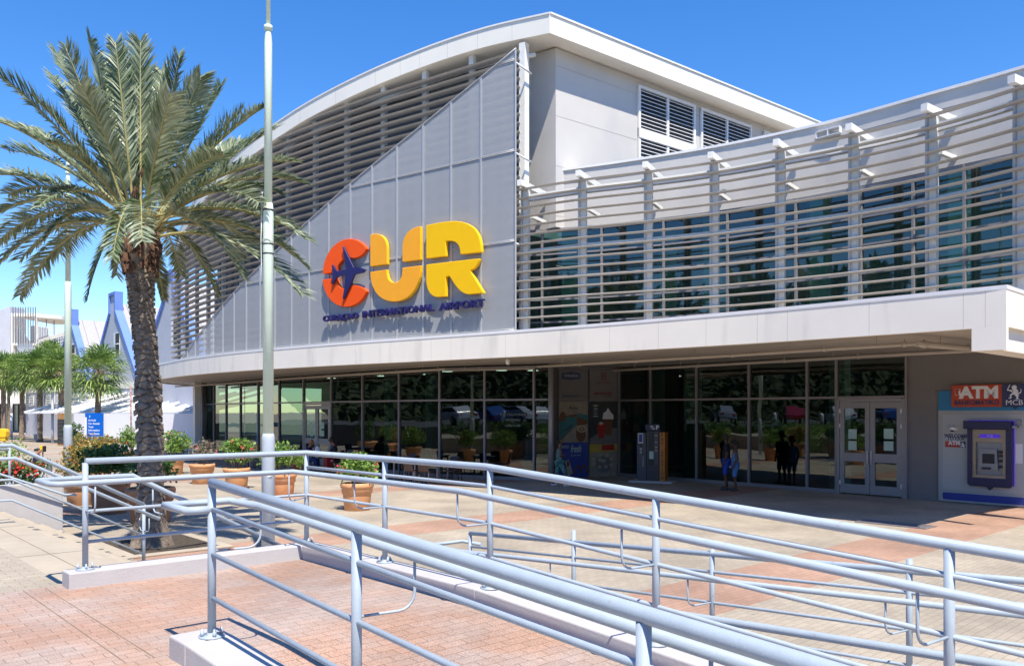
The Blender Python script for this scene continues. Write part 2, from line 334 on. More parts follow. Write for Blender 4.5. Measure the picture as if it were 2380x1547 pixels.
# ------------------------------------------------------------------ ground, terrace, ramps, stairs
KIND = dict(kind='structure')
mb = MB(); mb.add([(-900, -900, 0), (900, -900, 0), (900, 1500, 0), (-900, 1500, 0)], [(0, 1, 2, 3)])
tag(mb.build('plaza_ground', M['plaza']), **KIND)
ZT = .9
def zr(t): return ZT if t < 3.15 else max(.42, ZT - (t - 3.15) / 17.0)     # upper ramp surface
def zl(t): return min(.47, max(.004, (t - 2.2) * .0535))                  # lower ramp surface
mb = MB()                                                              # raised terrace: outer ground the viewer stands on
mb.prism([AT(-60, -40), AT(-2.46, -40), AT(-2.46, -.13), AT(-2.35, -.13), AT(-2.35, 60), AT(-60, 60)], -.5, ZT)
tag(mb.build('terrace_ground', M['terrace']), **KIND)
mb = MB(); mb.prism([AT(-2.35, -.0), AT(0, 0), AT(0, 3.15), AT(-2.35, 3.15)], 0.01, ZT)
ts = [3.15, 11.3, 14.0]
for i in range(2):
    t0, t1 = ts[i], ts[i + 1]; a0, a1 = (-2.35, 0) if i == 0 else (-2.35, 2.3)
    vs = [AT(a0, t0, .01), AT(a1, t0, .01), AT(a1, t1, .01), AT(a0, t1, .01), AT(a0, t0, zr(t0)), AT(a1, t0, zr(t0)), AT(a1, t1, zr(t1)), AT(a0, t1, zr(t1))]
    mb.add(vs, [(4, 7, 6, 5), (0, 1, 2, 3), (0, 4, 5, 1), (1, 5, 6, 2), (2, 6, 7, 3), (3, 7, 4, 0)])
tag(mb.build('ramp_upper_path', M['terrace']), **KIND)
mb = MB(); vs = []
for t in (2.2, 11.3): vs += [AT(0, t, zl(t) + .002), AT(2.3, t, zl(t) + .002)]
mb.add(vs, [(0, 2, 3, 1)]); tag(mb.build('ramp_lower_path', M['plaza']), **KIND)
mb = MB()                                                              # stairs beside the landing, six risers
for k in range(6):
    a0 = -2.46 if k == 0 else -1.8 + .33 * (k - 1); a1 = -1.8 + .33 * k
    mb.prism([AT(a0, -9.9), AT(a1, -9.9), AT(a1, -.13), AT(a0, -.13)], 0.0, ZT + .004 - .15 * k)
tag(mb.build('stair_steps', M['concrete'], bevel=.012), **KIND)
mb = MB()                                                              # joints in the stone edging
for a in (-2.13,):
    mb.prism([AT(a - .003, -9.9), AT(a + .003, -9.9), AT(a + .003, -.13), AT(a - .003, -.13)], ZT + .005, ZT + .008)
for a in (-2.62, -2.80):
    mb.prism([AT(a - .004, -.13), AT(a + .004, -.13), AT(a + .004, 2.8), AT(a - .004, 2.8)], ZT + .0005, ZT + .0028)
for k in range(3):
    t = -2.1 - k * 2.9; mb.prism([AT(-2.46, t - .0025), AT(-1.8, t - .0025), AT(-1.8, t + .0025), AT(-2.46, t + .0025)], ZT + .005, ZT + .0075)
tag(mb.build('edging_joint_lines', M['trunk2']), **KIND)
# kerbs
def kerb(name, lab, pieces):
    mb = MB()
    for (a0, a1, t0, t1, z0b, z1b) in pieces:
        vs = [AT(a0, t0, 0.003), AT(a1, t0, 0.003), AT(a1, t1, 0.003), AT(a0, t1, 0.003), AT(a0, t0, z0b), AT(a1, t0, z0b), AT(a1, t1, z1b), AT(a0, t1, z1b)]
        mb.add(vs, [(4, 7, 6, 5), (0, 1, 2, 3), (0, 4, 5, 1), (1, 5, 6, 2), (2, 6, 7, 3), (3, 7, 4, 0)])
    o = mb.build(name, M['kerb'], bevel=.012); tag(o, lab, 'kerb', 'painted concrete kerbs under the railings'); return o
kerb('concrete_kerb', 'painted concrete kerb carrying the L shaped railing around the landing', [(-2.48, .13, -.125, .125, 1.05, 1.05), (-.125, .13, .125, 3.15, 1.05, 1.05), (-.125, .13, 3.15, 11.3, 1.05, zr(11.3) + .15)])
kerb('concrete_kerb', 'worn concrete kerb with yellow paint chips under the nearest railing', [(-2.55, -2.22, 2.86, 3.15, 1.05, 1.05), (-2.55, -2.22, 3.15, 14, 1.05, zr(14) + .15)])
kerb('concrete_kerb', 'low concrete kerb under the far railing of the lower ramp', [(2.2, 2.42, -.1, 11.3, .10, .62)])
# palm pit, drain grates, floor plates
PALM = V(-6.83, 15.5, 0)
pit = MB(); pit.prism([PALM + A * a + U * t for a, t in ((-.62, -1.05), (.9, -1.05), (.9, 1.0), (-.62, 1.0))], .0, .006)
tag(pit.build('tree_pit_soil', M['soil']), kind='structure')
rim = MB()
for a0, a1, t0, t1 in ((-.80, -.62, -1.25, 1.2), (.9, 1.08, -1.25, 1.2), (-.62, .9, -1.25, -1.05), (-.62, .9, 1.0, 1.2)):
    rim.prism([PALM + A * a0 + U * t0, PALM + A * a1 + U * t0, PALM + A * a1 + U * t1, PALM + A * a0 + U * t1], .002, .035)
tag(rim.build('tree_pit_edging', M['concrete'], bevel=.01), 'square pale concrete edging around the palm pit', 'edging')
hose = MB(); hose.tube([PALM + A * -.5 + U * -.3 + V(0, 0, .03), PALM + A * -.45 + U * .4 + V(0, 0, .04), PALM + A * .1 + U * .82 + V(0, 0, .05), PALM + A * .8 + U * .6 + V(0, 0, .04)], .012, 6)
tag(hose.build('irrigation_hose', M['black']), 'thin black irrigation hose lying in the palm pit', 'hose')
def grate(x, y, z, w, d, lab, gp):
    c = G_(x, y, z); root = empty('drain_grate', c, lab, 'grate', gp)
    f = MB(); b = MB()
    for s in (-1, 1):
        f.obox(c + U * s * w / 2 + V(0, 0, .014), A * (d / 2 + .03), U * .03, V(0, 0, .01)); f.obox(c + A * s * d / 2 + V(0, 0, .014), U * (w / 2 - .03), A * .03, V(0, 0, .01))
    n = int(w / .055)
    for k in range(n): b.obox(c + U * (-w / 2 + (k + .5) * w / n) + V(0, 0, .012), U * .012, A * (d / 2 - .03), V(0, 0, .007))
    h = MB(); h.obox(c + V(0, 0, .004), U * w / 2, A * d / 2, V(0, 0, .002))
    f.build('frame', M['frame'], root); b.build('bars', M['frame'], root); h.build('pit', M['black'], root)
grate(1382, 1438, .10, .75, .42, 'slotted metal drain grate between the two ramp rails', 'drain grates')
grate(2080, 1218, 0, 1.5, .55, 'dark rectangular grate in the shade before the entrance doors', 'drain grates')

# ------------------------------------------------------------------ railings
def uarc(p, q, r, n=6): return [p, q]
def jbracket(mb_, hp, pp):                               # from the handrail down and across to the post
    hp = Vector(hp); pp = Vector(pp); d = pp - hp; dn = -d.z; h = V(d.x, d.y, 0); pts = [hp]
    R = min(.09, h.length * .6); c = hp + V(0, 0, -(dn - R))
    for k in range(6):
        an = k / 5 * math.pi / 2; hd = h.normalized()
        pts.append(c + hd * R * (1 - math.cos(an)) + V(0, 0, -R * math.sin(an)))
    pts.append(pp); q_ = MB(); q_.tube(pts, .0085, 6); q_.build('bracket', mb_[1], mb_[0])
def post_at(root, p, h, r=.027, plate=True):
    b = MB(); b.tube([p, p + V(0, 0, h)], r, 14); po = b.build('post', M['rail'], root)
    if plate:
        q = MB(); q.lathe([(.085, 0), (.085, .012), (.03, .014), (.03, .03)], p, 18); 
        for k in range(4):
            an = k * math.pi / 2 + .6; q.lathe([(.014, 0), (.014, .03), (.008, .034), (.008, .05)], p + V(math.cos(an) * .062, math.sin(an) * .062, .012), 6)
        q.build('base_plate', M['rail_worn'], po)
    return po
def rail(root, name, pts, r, n=12):
    b = MB(); b.tube(pts, r, n); return b.build(name, M['rail'], root)
RG = 'blue grey tube railings of the ramp and stairs'
# L-shaped railing: P0 - P1 - down the ramp
r1 = empty('railing', AT(-2.31, 0, 1.05), 'long blue grey railing turning around the red landing and down the ramp', 'railing', RG)
tP = [0, 1.6, 3.2, 4.955, 6.85, 8.75, 10.7]
post_at(r1, AT(-2.31, 0, 1.05), 1.01)
for t in tP: post_at(r1, AT(0, t, zr(t) + .15), 1.01)
rail(r1, 'top_rail', [AT(-2.31, 0, 2.075), AT(0, 0, 2.075)] + [AT(0, t, zr(t) + 1.175) for t in (1.6, 3.15, 10.7)], .031)
for dz, st in ((.16, 1), (.475, 0), (.765, 0)):
    pts = [AT(0, t, zr(t) + 1.175 - dz) for t in (0, 1.6, 3.15, 10.7)]
    if st == 0: pts = [AT(-2.31, 0, 2.075 - dz)] + pts
    rail(r1, 'mid_rail', pts, .0165, 8)
hz = 1.895
rail(r1, 'handrail', [AT(-.18, -.27, 1.0), AT(-1.8, -.27, hz), AT(-2.62, -.27, hz), AT(-2.66, -.22, hz), AT(-2.66, .24, hz), AT(-2.60, .32, hz), AT(-.33, .32, hz)] + [AT(-.33, t, zr(t) + .995) for t in (1.6, 3.2, 10.7)], .027)

jbracket((r1, M['rail']), AT(-2.31, .32, hz), AT(-2.31, .02, hz - .29)); jbracket((r1, M['rail']), AT(-.38, .32, hz), AT(-.02, .02, hz - .32))
for t in tP[1:]: jbracket((r1, M['rail']), AT(-.33, t - .03, zr(t) + .99), AT(-.02, t, zr(t) + .70))
for t in tP[2:]: jbracket((r1, M['rail']), AT(.33, t + .03, zl(t) + .93), AT(.02, t, zl(t) + .66))
jbracket((r1, M['rail']), AT(-1.6, -.27, hz - .11), AT(-1.6, -.02, hz - .38))

rail(r1, 'lower_handrail', [AT(.33, 1.2, .94), AT(.33, 2.2, .94)] + [AT(.33, t, zl(t) + .94) for t in (6, 10.7)], .027)
# nearest railing
r2 = empty('railing', AT(-2.35, 3.09, 1.05), 'nearest blue grey railing descending across the foreground', 'railing', RG)
tF = [3.09, 4.9, 6.72, 8.6, 10.5]
for t in tF: post_at(r2, AT(-2.35, t, zr(t) + .15), 1.0)
rail(r2, 'top_rail', [AT(-2.35, t, zr(t) + 1.175) for t in (3.09, 4.9, 8.6, 10.5)], .031, 20)
for dz in (.175, .475, .765): rail(r2, 'mid_rail', [AT(-2.35, t, zr(t) + 1.175 - dz) for t in (3.09, 10.5)], .0165, 10)
rail(r2, 'handrail', [AT(-2.35, 3.09, hz), AT(-2.50, 3.06, hz), AT(-2.50, 2.64, hz), AT(-2.03, 2.64, hz)] + [AT(-2.03, t, zr(t) + .995) for t in (3.15, 10.5)], .027, 16)

for t in tF: jbracket((r2, M['rail_worn']), AT(-2.03, t + .05, zr(t) + .99), AT(-2.33, t, zr(t) + .72))

# far railing of the lower ramp
r3 = empty('railing', AT(2.3, .13, .1), 'low far railing beyond the lower ramp on the plaza', 'railing', RG)
def zk(t): return .10 + (t + .1) / 11.4 * .52 - .05
tL = [.13, 2.0, 3.86, 5.73, 7.6, 9.5]
for t in tL: post_at(r3, AT(2.3, t, .1 + (t + .1) / 11.4 * .52), .99 if t > 1 else .84, .025)
def zt3(t): return .945 + (t - .13) * .0555
rail(r3, 'top_rail', [AT(2.3, t, zt3(t)) for t in (.13, 9.5)], .028)
for dz in (.175, .475, .765): rail(r3, 'mid_rail', [AT(2.3, t, zt3(t) - dz) for t in (.13, 9.5)], .0155, 8)
rail(r3, 'handrail', [AT(2.47, .16, .78), AT(2.47, -.24, .78), AT(1.97, -.26, .78)] + [AT(1.97, t, zt3(t) - .185) for t in (.3, 9.5)], .025)

for t in tL: jbracket((r3, M['rail']), AT(1.97, t - .05, zt3(t) - .2), AT(2.28, t, zt3(t) - .47))

# stair railing in the middle of the flight
r4 = empty('railing', AT(-.05, -5.3, 0), 'stair railing running down the steps left of the landing', 'railing', RG)
a0, a1 = -1.9, -.05; z0, z1 = 2.05, 1.045
rail(r4, 'top_rail', [AT(-3.6, -5.3, z0), AT(a0, -5.3, z0), AT(a1, -5.3, z1)], .031)
rail(r4, 'handrail', [AT(-3.6, -5.05, z0 - .18), AT(a0, -5.05, z0 - .18), AT(a1 + .15, -5.05, z1 - .22), AT(a1 + .2, -5.2, z1 - .23), AT(a1 + .2, -5.5, z1 - .23)], .027)
rail(r4, 'mid_rail', [AT(-3.6, -5.3, z0 - .5), AT(a0, -5.3, z0 - .5), AT(a1, -5.3, z1 - .5)], .0165, 8)
rail(r4, 'mid_rail', [AT(-3.6, -5.3, z0 - .8), AT(a0, -5.3, z0 - .8), AT(a1, -5.3, z1 - .8)], .0165, 8)
post_at(r4, AT(a1, -5.3, 0), z1, plate=False); post_at(r4, AT(-3.4, -5.3, ZT), z0 - ZT)
jbracket((r4, M['rail']), AT(a1, -5.05, z1 - .2), AT(a1, -5.28, z1 - .42)); jbracket((r4, M['rail']), AT(a1, -5.5, z1 - .24), AT(a1, -5.32, z1 - .43))
# rail on the planter wall
r5 = empty('railing', AT(-1.45, -10.0, 1.1), 'short handrail fixed along the white planter wall', 'railing', RG)
post_at(r5, AT(-1.02, -10.1, 1.1), .75, .024); post_at(r5, AT(-3.4, -10.1, 1.1), .75, .024)
rail(r5, 'top_rail', [AT(-4.2, -10.1, 1.87), AT(-1.02, -10.1, 1.80)], .024)
rail(r5, 'handrail', [AT(-3.2, -9.85, 1.72), AT(-1.9, -9.85, 1.62), AT(-.1, -9.85, .86), AT(.05, -9.8, .86), AT(.05, -9.65, .86)], .024)
# planter wall and bed
pw = empty('planter', AT(-.1, -10.1, 0), 'long low white planter wall with a flowering hedge', 'planter')
mb = MB(); mb.prism([AT(-7, -10.22), AT(-.1, -10.22), AT(-.1, -9.98), AT(-7, -9.98)], 0, 1.1); mb.prism([AT(-7, -12.9), AT(-.1, -12.9), AT(-.1, -12.66), AT(-7, -12.66)], 0, 1.1); mb.prism([AT(-.34, -12.66), AT(-.1, -12.66), AT(-.1, -10.22), AT(-.34, -10.22)], 0, 1.1)
mb.build('wall', M['kerb'], pw, bevel=.012)
mb = MB(); mb.prism([AT(-7, -12.66), AT(-.34, -12.66), AT(-.34, -10.22), AT(-7, -10.22)], .2, 1.0); mb.build('soil', M['soil'], pw)
# ------------------------------------------------------------------ terminal building
TB = empty('airport_terminal', (1.1, 26, 0), 'large white and grey terminal with curved louvred upper floor and a long canopy', 'building')
Cpts = [(9.62, 15.91), (7.63, 18.07), (5.75, 20.0), (3.55, 22.0), (1.11, 24.02), (.04, 24.85), (-1.96, 26.3), (-3.9, 27.68), (-6.0, 29.2), (-9.27, 31.9), (-12.2, 34.6), (-15.2, 38.0), (-16.95, 40.4), (-18.85, 43.2), (-20.3, 46.2), (-21.1, 49.4), (-21.3, 53), (-21.0, 57)]
CL = crom(Cpts, .4)
i0 = min(range(len(CL)), key=lambda i: (CL[i] - V(.04, 24.85, 0)).length)
SL = [0.0] * len(CL)
for i in range(i0 - 1, -1, -1): SL[i] = SL[i + 1] - (CL[i + 1] - CL[i]).length
for i in range(i0 + 1, len(CL)): SL[i] = SL[i - 1] + (CL[i] - CL[i - 1]).length
def cs(s, off=0.0, z=0.0):
    s = max(SL[0], min(SL[-1], s))
    for i in range(len(CL) - 1):
        if s <= SL[i + 1]:
            t = (s - SL[i]) / (SL[i + 1] - SL[i]); p = CL[i].lerp(CL[i + 1], t)
            def nn(j):
                d = CL[min(j + 1, len(CL) - 1)] - CL[max(j - 1, 0)]; d.normalize(); return V(d.y, -d.x, 0)
            n = nn(i).lerp(nn(i + 1), t).normalized(); return p + n * off + V(0, 0, z)
def frange(a, b, st):
    n = max(1, int(math.ceil(abs(b - a) / st))); return [a + (b - a) * k / n for k in range(n + 1)]
def px_s(x, off):                                        # arc position seen in column x at the given setback
    best = None; lo = None
    ss = frange(-1.6, 30, .1)
    f = lambda s: (lambda p: CX + FPX * p.x / p.y - x)(cs(s, off))
    for a, b in zip(ss, ss[1:]):
        if f(a) * f(b) <= 0: return a + (b - a) * f(a) / (f(a) - f(b))
    return None
# canopy slab
SIDE = V(1.065, 1, 0).normalized()
ZC0, ZC1 = 4.20, 4.99
side_pts = [CL[0] + SIDE * d for d in (24, 12)]
poly = [CL[0] + SIDE * 30 + V(-.1, .1, 0)] + offset(CL, .1, 1) + [V(-12, 66, 0), V(26, 60, 0)]
poly[1] = CL[0] + SIDE * .14 + V(-.1, .1, 0)
poly = poly[::-1]
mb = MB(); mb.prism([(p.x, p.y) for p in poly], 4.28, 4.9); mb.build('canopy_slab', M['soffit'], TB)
mb = MB(); mb.strip([CL[0] + SIDE * 30] + CL[:], ZC0, ZC1 - .06, .16, 1); mb.build('canopy_fascia', M['fascia'], TB)
mb = MB(); mb.strip(offset([CL[0] + SIDE * 30] + CL[:], -.012, 1), ZC1 - .06, ZC1 + .02, .22, 1); mb.build('canopy_edge_trim', M['trim'], TB)
mb = MB()                                                # downstand beam at the right end of the canopy
q = [CL[0], cs(SL[0] + .62), cs(SL[0] + .62) + SIDE * .14, CL[0] + SIDE * .14]
mb.prism([(p.x, p.y) for p in q], 3.75, 4.199); q2 = [CL[0] + SIDE * .14 + V(-.08, .08, 0), cs(SL[0] + .62) + SIDE * .14, cs(SL[0] + .62) + SIDE * 25, CL[0] + SIDE * 25 + V(-.08, .08, 0)]
mb.prism([(p.x, p.y) for p in q2], 3.75, 4.198); mb.build('canopy_end_beam', M['fascia'], TB)
mb = MB()                                                # panel joints of the fascia
for x in (593, 826, 1002, 1048, 1175, 1303, 1417, 1641, 1830, 2020, 2239, 2290, 472, 720, 1530, 1760):
    p = ray_line(x, [(c.x, c.y) for c in CL])
    if p: i = min(range(len(CL)), key=lambda k: (CL[k] - p).length); d = (CL[min(i + 1, len(CL) - 1)] - CL[max(i - 1, 0)]).normalized(); mb.obox(p + V(0, 0, (ZC0 + ZC1) / 2 - .03) + V(d.y, -d.x, 0) * .0036, d * .0035, V(-d.y, d.x, 0) * .004, V(0, 0, .355))
mb.build('fascia_joint', M['soffit'], TB)
# roof
ROOF_OFF = .85
zr_tab = []
for x, y in ((1278, 33), (1197, 50), (1116.6, 69), (988, 113), (872, 161.8), (779.4, 205.7), (697, 251), (616, 306.6), (562.6, 347.6), (505.6, 399.3), (455, 462), (425, 515), (410, 560)):
    s = px_s(x, ROOF_OFF); zr_tab.append((s, Z_(y, cs(s, ROOF_OFF).y)))
zr_end = zr_tab[-1][0]
zr_tab += [(zr_end + 1.5, 9.9), (zr_end + 3, 9.4), (zr_end + 6, 8.9), (zr_end + 12, 8.6)]
RD = V(.78, .625, 0).normalized()
s_list = frange(zr_tab[0][0], zr_end + .6, .6)
front = [cs(s, ROOF_OFF) for s in s_list]; zt_ = [lerp_tab(zr_tab, s) for s in s_list]
# smooth profile
for _ in range(3): zt_ = [zt_[0]] + [(zt_[i - 1] + 2 * zt_[i] + zt_[i + 1]) / 4 for i in range(1, len(zt_) - 1)] + [zt_[-1]]
def roof_z(s):
    if s > zr_end: return lerp_tab(zr_tab, s) + .3
    k = (s - s_list[0]) / (s_list[1] - s_list[0]); k = max(0, min(len(zt_) - 1.001, k)); i = int(k); return zt_[i] + (zt_[i + 1] - zt_[i]) * (k - i)
TH = .58
def sweep(mb_, pts, zts, th, L, d0=0.0):
    n = len(pts); vs = []
    for p, z in zip(pts, zts):
        a = p + RD * d0; b = p + RD * (d0 + L)
        vs += [V(a.x, a.y, z), V(a.x, a.y, z - th), V(b.x, b.y, z - th), V(b.x, b.y, z)]
    fs = []; 
    for i in range(n - 1):
        for k in range(4): fs.append((i * 4 + k, i * 4 + (k + 1) % 4, (i + 1) * 4 + (k + 1) % 4, (i + 1) * 4 + k))
    fs = [f[::-1] for f in fs]
    fs += [(3, 2, 1, 0), ((n - 1) * 4, (n - 1) * 4 + 1, (n - 1) * 4 + 2, (n - 1) * 4 + 3)]
    mb_.add(vs, fs)
mb = MB(); sweep(mb, front, zt_, TH, 24); mb.build('roof', M['roofwhite'], TB)
tp = [p - V(-norms(front, 1)[i].x, -norms(front, 1)[i].y, 0) * -.03 for i, p in enumerate(front)]
mb = MB(); mb.strip(tp, [z + .005 for z in zt_], [z + .06 for z in zt_], .1, 1)
e0 = front[0]; mb.strip([e0 + V(.03, -.03, 0) + RD * 24, e0 + V(.03, -.03, 0)], zt_[0] + .006, zt_[0] + .061, .1, 1); mb.build('roof_edge_trim', M['trim'], TB)
mb = MB()
for x in (697, 780, 872, 930, 975, 1040, 1110, 1190):
    s = px_s(x, ROOF_OFF)
    if s is None: continue
    p = cs(s, ROOF_OFF + .0036); d = (cs(s + .1, 0) - cs(s - .1, 0)).normalized(); n = V(-d.y, d.x, 0); mb.obox(p + V(0, 0, roof_z(s) - TH / 2 - .01), d * .004, n * .004, V(0, 0, TH / 2 - .02))
for k in range(1, 9):
    p = e0 + RD * (k * 2.7); n = V(RD.y, -RD.x, 0); mb.obox(p - n * .0036 + V(0, 0, zt_[0] - TH / 2), RD * .004, n * .004, V(0, 0, TH / 2 - .02))
mb.build('roof_joint', M['soffit'], TB)
# upper walls
WC = V(1.40, 26.15, 0)                                    # corner of the upper block
ZS = zt_[0] - TH
sd = [cs(s, 2.15) for s in frange(1.3, 17.5, .7)]
mb = MB(); sgm = [WC, cs(1.3, 2.15)]
mb.strip(sgm, [8.44, 8.44], [ZS + .02, roof_z(1.3) - TH + .02], .3, 1)
mb.strip([WC + RD * 24, WC], 8.44, ZS + .015, .05, 1); mb.build('upper_wall', M['stucco'], TB)
ss_ = frange(1.3, 17.5, .7)
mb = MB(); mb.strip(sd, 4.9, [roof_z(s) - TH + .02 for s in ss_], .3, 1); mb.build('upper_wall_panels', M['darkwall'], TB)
mb = MB()
for k in range(5):
    z = 7.2 + k * 1.6
    mb.obox(WC + RD * 12 + V(RD.y, -RD.x, 0) * .001 + V(0, 0, z), RD * 12, V(RD.y, -RD.x, 0) * .003, V(0, 0, .006))
mb.build('wall_joint', M['soffit'], TB)
# rear part of the upper floor seen through the open louvres
mb = MB()
for s in frange(18.2, 27, 1.25):
    p = cs(s, 3.2); d = (cs(s + .1, 3.2) - cs(s - .1, 3.2)).normalized(); mb.obox(p + V(0, 0, 4.9 + (roof_z(s) - 5.5) / 2), d * .33, V(d.y, -d.x, 0) * .1, V(0, 0, (roof_z(s) - 5.5) / 2))
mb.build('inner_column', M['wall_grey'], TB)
# louvred vents in the side wall
SF = Frame((WC.x, WC.y), (WC.x + RD.x, WC.y + RD.y))
def vent(x0, x1, yt0, ztop, zbot):
    s0, _ = SF.px(x0, yt0); s1, _ = SF.px(x1, yt0); w = s1 - s0
    fr = MB(); bl = MB(); bk = MB()
    bk.obox(SF.p((s0 + s1) / 2, (ztop + zbot) / 2, .004), SF.r * w / 2, SF.n * .003, V(0, 0, (ztop - zbot) / 2))
    zm = ztop - 1.62
    for a in (s0, (s0 + s1) / 2, s1): fr.obox(SF.p(a, (ztop + zbot) / 2, .05), SF.r * .05, SF.n * .04, V(0, 0, (ztop - zbot) / 2))
    for z in (ztop, zbot): fr.obox(SF.p((s0 + s1) / 2, z, .05), SF.r * (w / 2 + .05), SF.n * .045, V(0, 0, .05))
    fr.obox(SF.p((s0 + s1) / 2, zm, .06), SF.r * (w / 2 + .05), SF.n * .055, V(0, 0, .17))
    z = ztop - .12
    while z > zbot + .05:
        if abs(z - zm) > .2: bl.obox(SF.p((s0 + s1) / 2, z, .045), SF.r * (w / 2 - .02), SF.n * .03 + V(0, 0, -.015), V(0, 0, .012))
        z -= .135
    v = bk.build('window', M['black'], TB); fr.build('frame', M['trim'], v); bl.build('slats', M['trim'], v)
zt = SF.px(1481.5, 198.4)[1]
vent(1483, 1611, 203, zt - .05, 8.6); vent(1628, 1742, 260, zt - .05, 8.6); vent(1774, 1870, 330, zt - .05, 8.6)
# ---- blades
def blade(line, z, w=.21, th=.036, tilt=.10, zs=None):
    n = len(line); nr = norms(line, 1); vs = []
    prof = [(-w / 2, -tilt * w), (-w / 4, th * .9 - tilt * w * .5), (w / 6, th), (w / 2, tilt * w), (w / 6, -th * .45), (-w / 4, -th * .6 - tilt * w * .4)]
    for i, p in enumerate(line):
        for (o, h) in prof: q = p + nr[i] * o; vs.append(V(q.x, q.y, z + h))
    m = len(prof); fs = []
    for i in range(n - 1):
        for k in range(m): fs.append((i * m + k, (i + 1) * m + k, (i + 1) * m + (k + 1) % m, i * m + (k + 1) % m))
    fs += [tuple(range(m)), tuple(range((n - 1) * m, n * m))[::-1]]
    b = MB(); b.add(vs, fs); return b
LOFF = .92
PITCH = .283
zrow = 5.12
k = 0; s_end_all = 27.0
while zrow < 14.15:
    # last arc position where the blade still fits under the roof
    s1 = None
    for s in frange(s_end_all, -.1, .3):
        if roof_z(s) - TH - .05 > zrow: s1 = s; break
    if s1 is not None and s1 > 1.0:
        line = [cs(s, LOFF) for s in frange(px_s(1211, LOFF), s1, .9)]
        blade(line, zrow, .27, .038, -.10).build('louvre_blade', M['louvre'], TB)
    zrow += PITCH
pxs = [1097, 988, 891.7, 806, 733, 669.7]; sp = []
for s in frange(1.15, 26.5, 2.02): sp.append(s)
sp = [px_s(x, LOFF + .2) for x in pxs]; d_ = (sp[-1] - sp[0]) / 5
sp = sp + [sp[-1] + d_ * (k + 1) for k in range(8) if sp[-1] + d_ * (k + 1) < 27]
for s in sp:
    p = cs(s, LOFF + .22); d = (cs(s + .1, 0) - cs(s - .1, 0)).normalized(); n = V(d.y, -d.x, 0); h = (roof_z(s) - TH - 4.95)
    b = MB(); b.obox(p + V(0, 0, 4.95 + h / 2), d * .10, n * .07, V(0, 0, h / 2)); po = b.build('louvre_post', M['post'], TB)
b = MB(); b.tube([cs(s, LOFF + .22, roof_z(s) - TH - .45) for s in frange(0, 26, .8)], .07, 8); b.build('louvre_top_tube', M['post'], TB)
# end column between the two louvre walls
b = MB(); d = (cs(.1, 0) - cs(-.1, 0)).normalized(); n = V(d.y, -d.x, 0); pc = cs(px_s(1218, 1.0), 1.0); b.obox(pc + V(0, 0, 9.55), d * .11, n * .12, V(0, 0, 4.6)); b.build('end_column', M['bracket'], TB)
# ---- perforated screen with its sloping edge
MOFF = .16
pxm = [1192.4, 1118.6, 1049.2, 984.4, 923.3, 865.8, 815.4, 764.6, 719.7, 678.3, 639.6, 605.5, 573.6, 545, 519, 496, 475.2, 455, 436.9, 421]
def ztop(s): return 13.62 - .405 * s
seams = [px_s(x, MOFF) for x in pxm]; seams[0] = 0.0
ms = MB(); fm = MB()
for i in range(len(seams) - 1):
    sa, sb = seams[i], seams[i + 1]; za, zb = ztop(sa), max(5.03, ztop(sb))
    for q in range(3):
        s0 = sa + (sb - sa) * q / 3; s1 = sa + (sb - sa) * (q + 1) / 3; a = cs(s0, MOFF); b = cs(s1, MOFF)
        ms.add([V(a.x, a.y, 5.02), V(b.x, b.y, 5.02), V(b.x, b.y, max(5.03, ztop(s1))), V(a.x, a.y, ztop(s0))], [(0, 1, 2, 3)], True)
    for ds in ((-.024, .024) if i else (0.02,)):
        a = cs(sa + ds, MOFF - .02); z = ztop(sa + ds) - .02; fm.beam(V(a.x, a.y, 5.02), V(a.x, a.y, z), .045 if i == 0 else .022, .03, up=d)
for z in (13.3, 10.53, 7.77, 5.05):
    se = min((13.62 - z) / .405, seams[-1]); 
    for dz in (-.022, .022): fm.tube([cs(s, MOFF - .02, z + dz) for s in frange(.02, se, .7)], .011, 4)
fm.tube([cs(s, MOFF - .02, max(5.04, ztop(s))) for s in frange(0, 21.2, .7)], .022, 6)
scr = ms.build('perforated_screen', M['mesh'], TB); fm.build('screen_frame', M['meshframe'], scr)
b = MB()
for z in (13.3, 10.53, 7.77):
    for s in (.05,): b.tube([cs(s, MOFF, z - .08), cs(s, LOFF + .1, z - .16)], .03, 6)
b.build('screen_strut', M['trim'], scr)
# ---- wing: curved glazed wall behind louvres
Wp = [(.36, 25.1), (2.05, 24.12), (3.87, 23.3), (5.53, 22.42), (6.99, 21.36), (8.42, 20.2), (9.65, 18.88), (10.69, 17.27)]
WL = crom(Wp + [(11.45, 15.6)], .5)
WL = [p for p in WL]
ext0 = WL[0] + (WL[0] - WL[2]).normalized() * .42
for k in range(15):
    blade([ext0] + WL, 9.36 - k * PITCH, .19, .030, .05).build('louvre_blade', M['louvre'], TB)
VW = [(1.42, 26.5), (3.88, 25.3), (6.3, 23.85), (8.46, 22.1), (9.97, 20.4), (11.59, 18.5), (13.4, 16.0)]
VL = crom(VW, .6); ZP = 10.29; ZG = 8.44
b = MB(); b.strip(VL, ZG, ZP, .35, -1); b.build('parapet_wall', M['stucco'], TB)
b = MB(); b.strip(offset(VL, .05, 1), ZP, ZP + .07, .5, -1); b.build('parapet_coping', M['trim'], TB)
b = MB(); b.strip(offset(VL, .008, 1), [ZP - .42] * len(VL), [ZP - .405] * len(VL), .01, -1); b.build('parapet_joint', M['wall_grey'], TB)
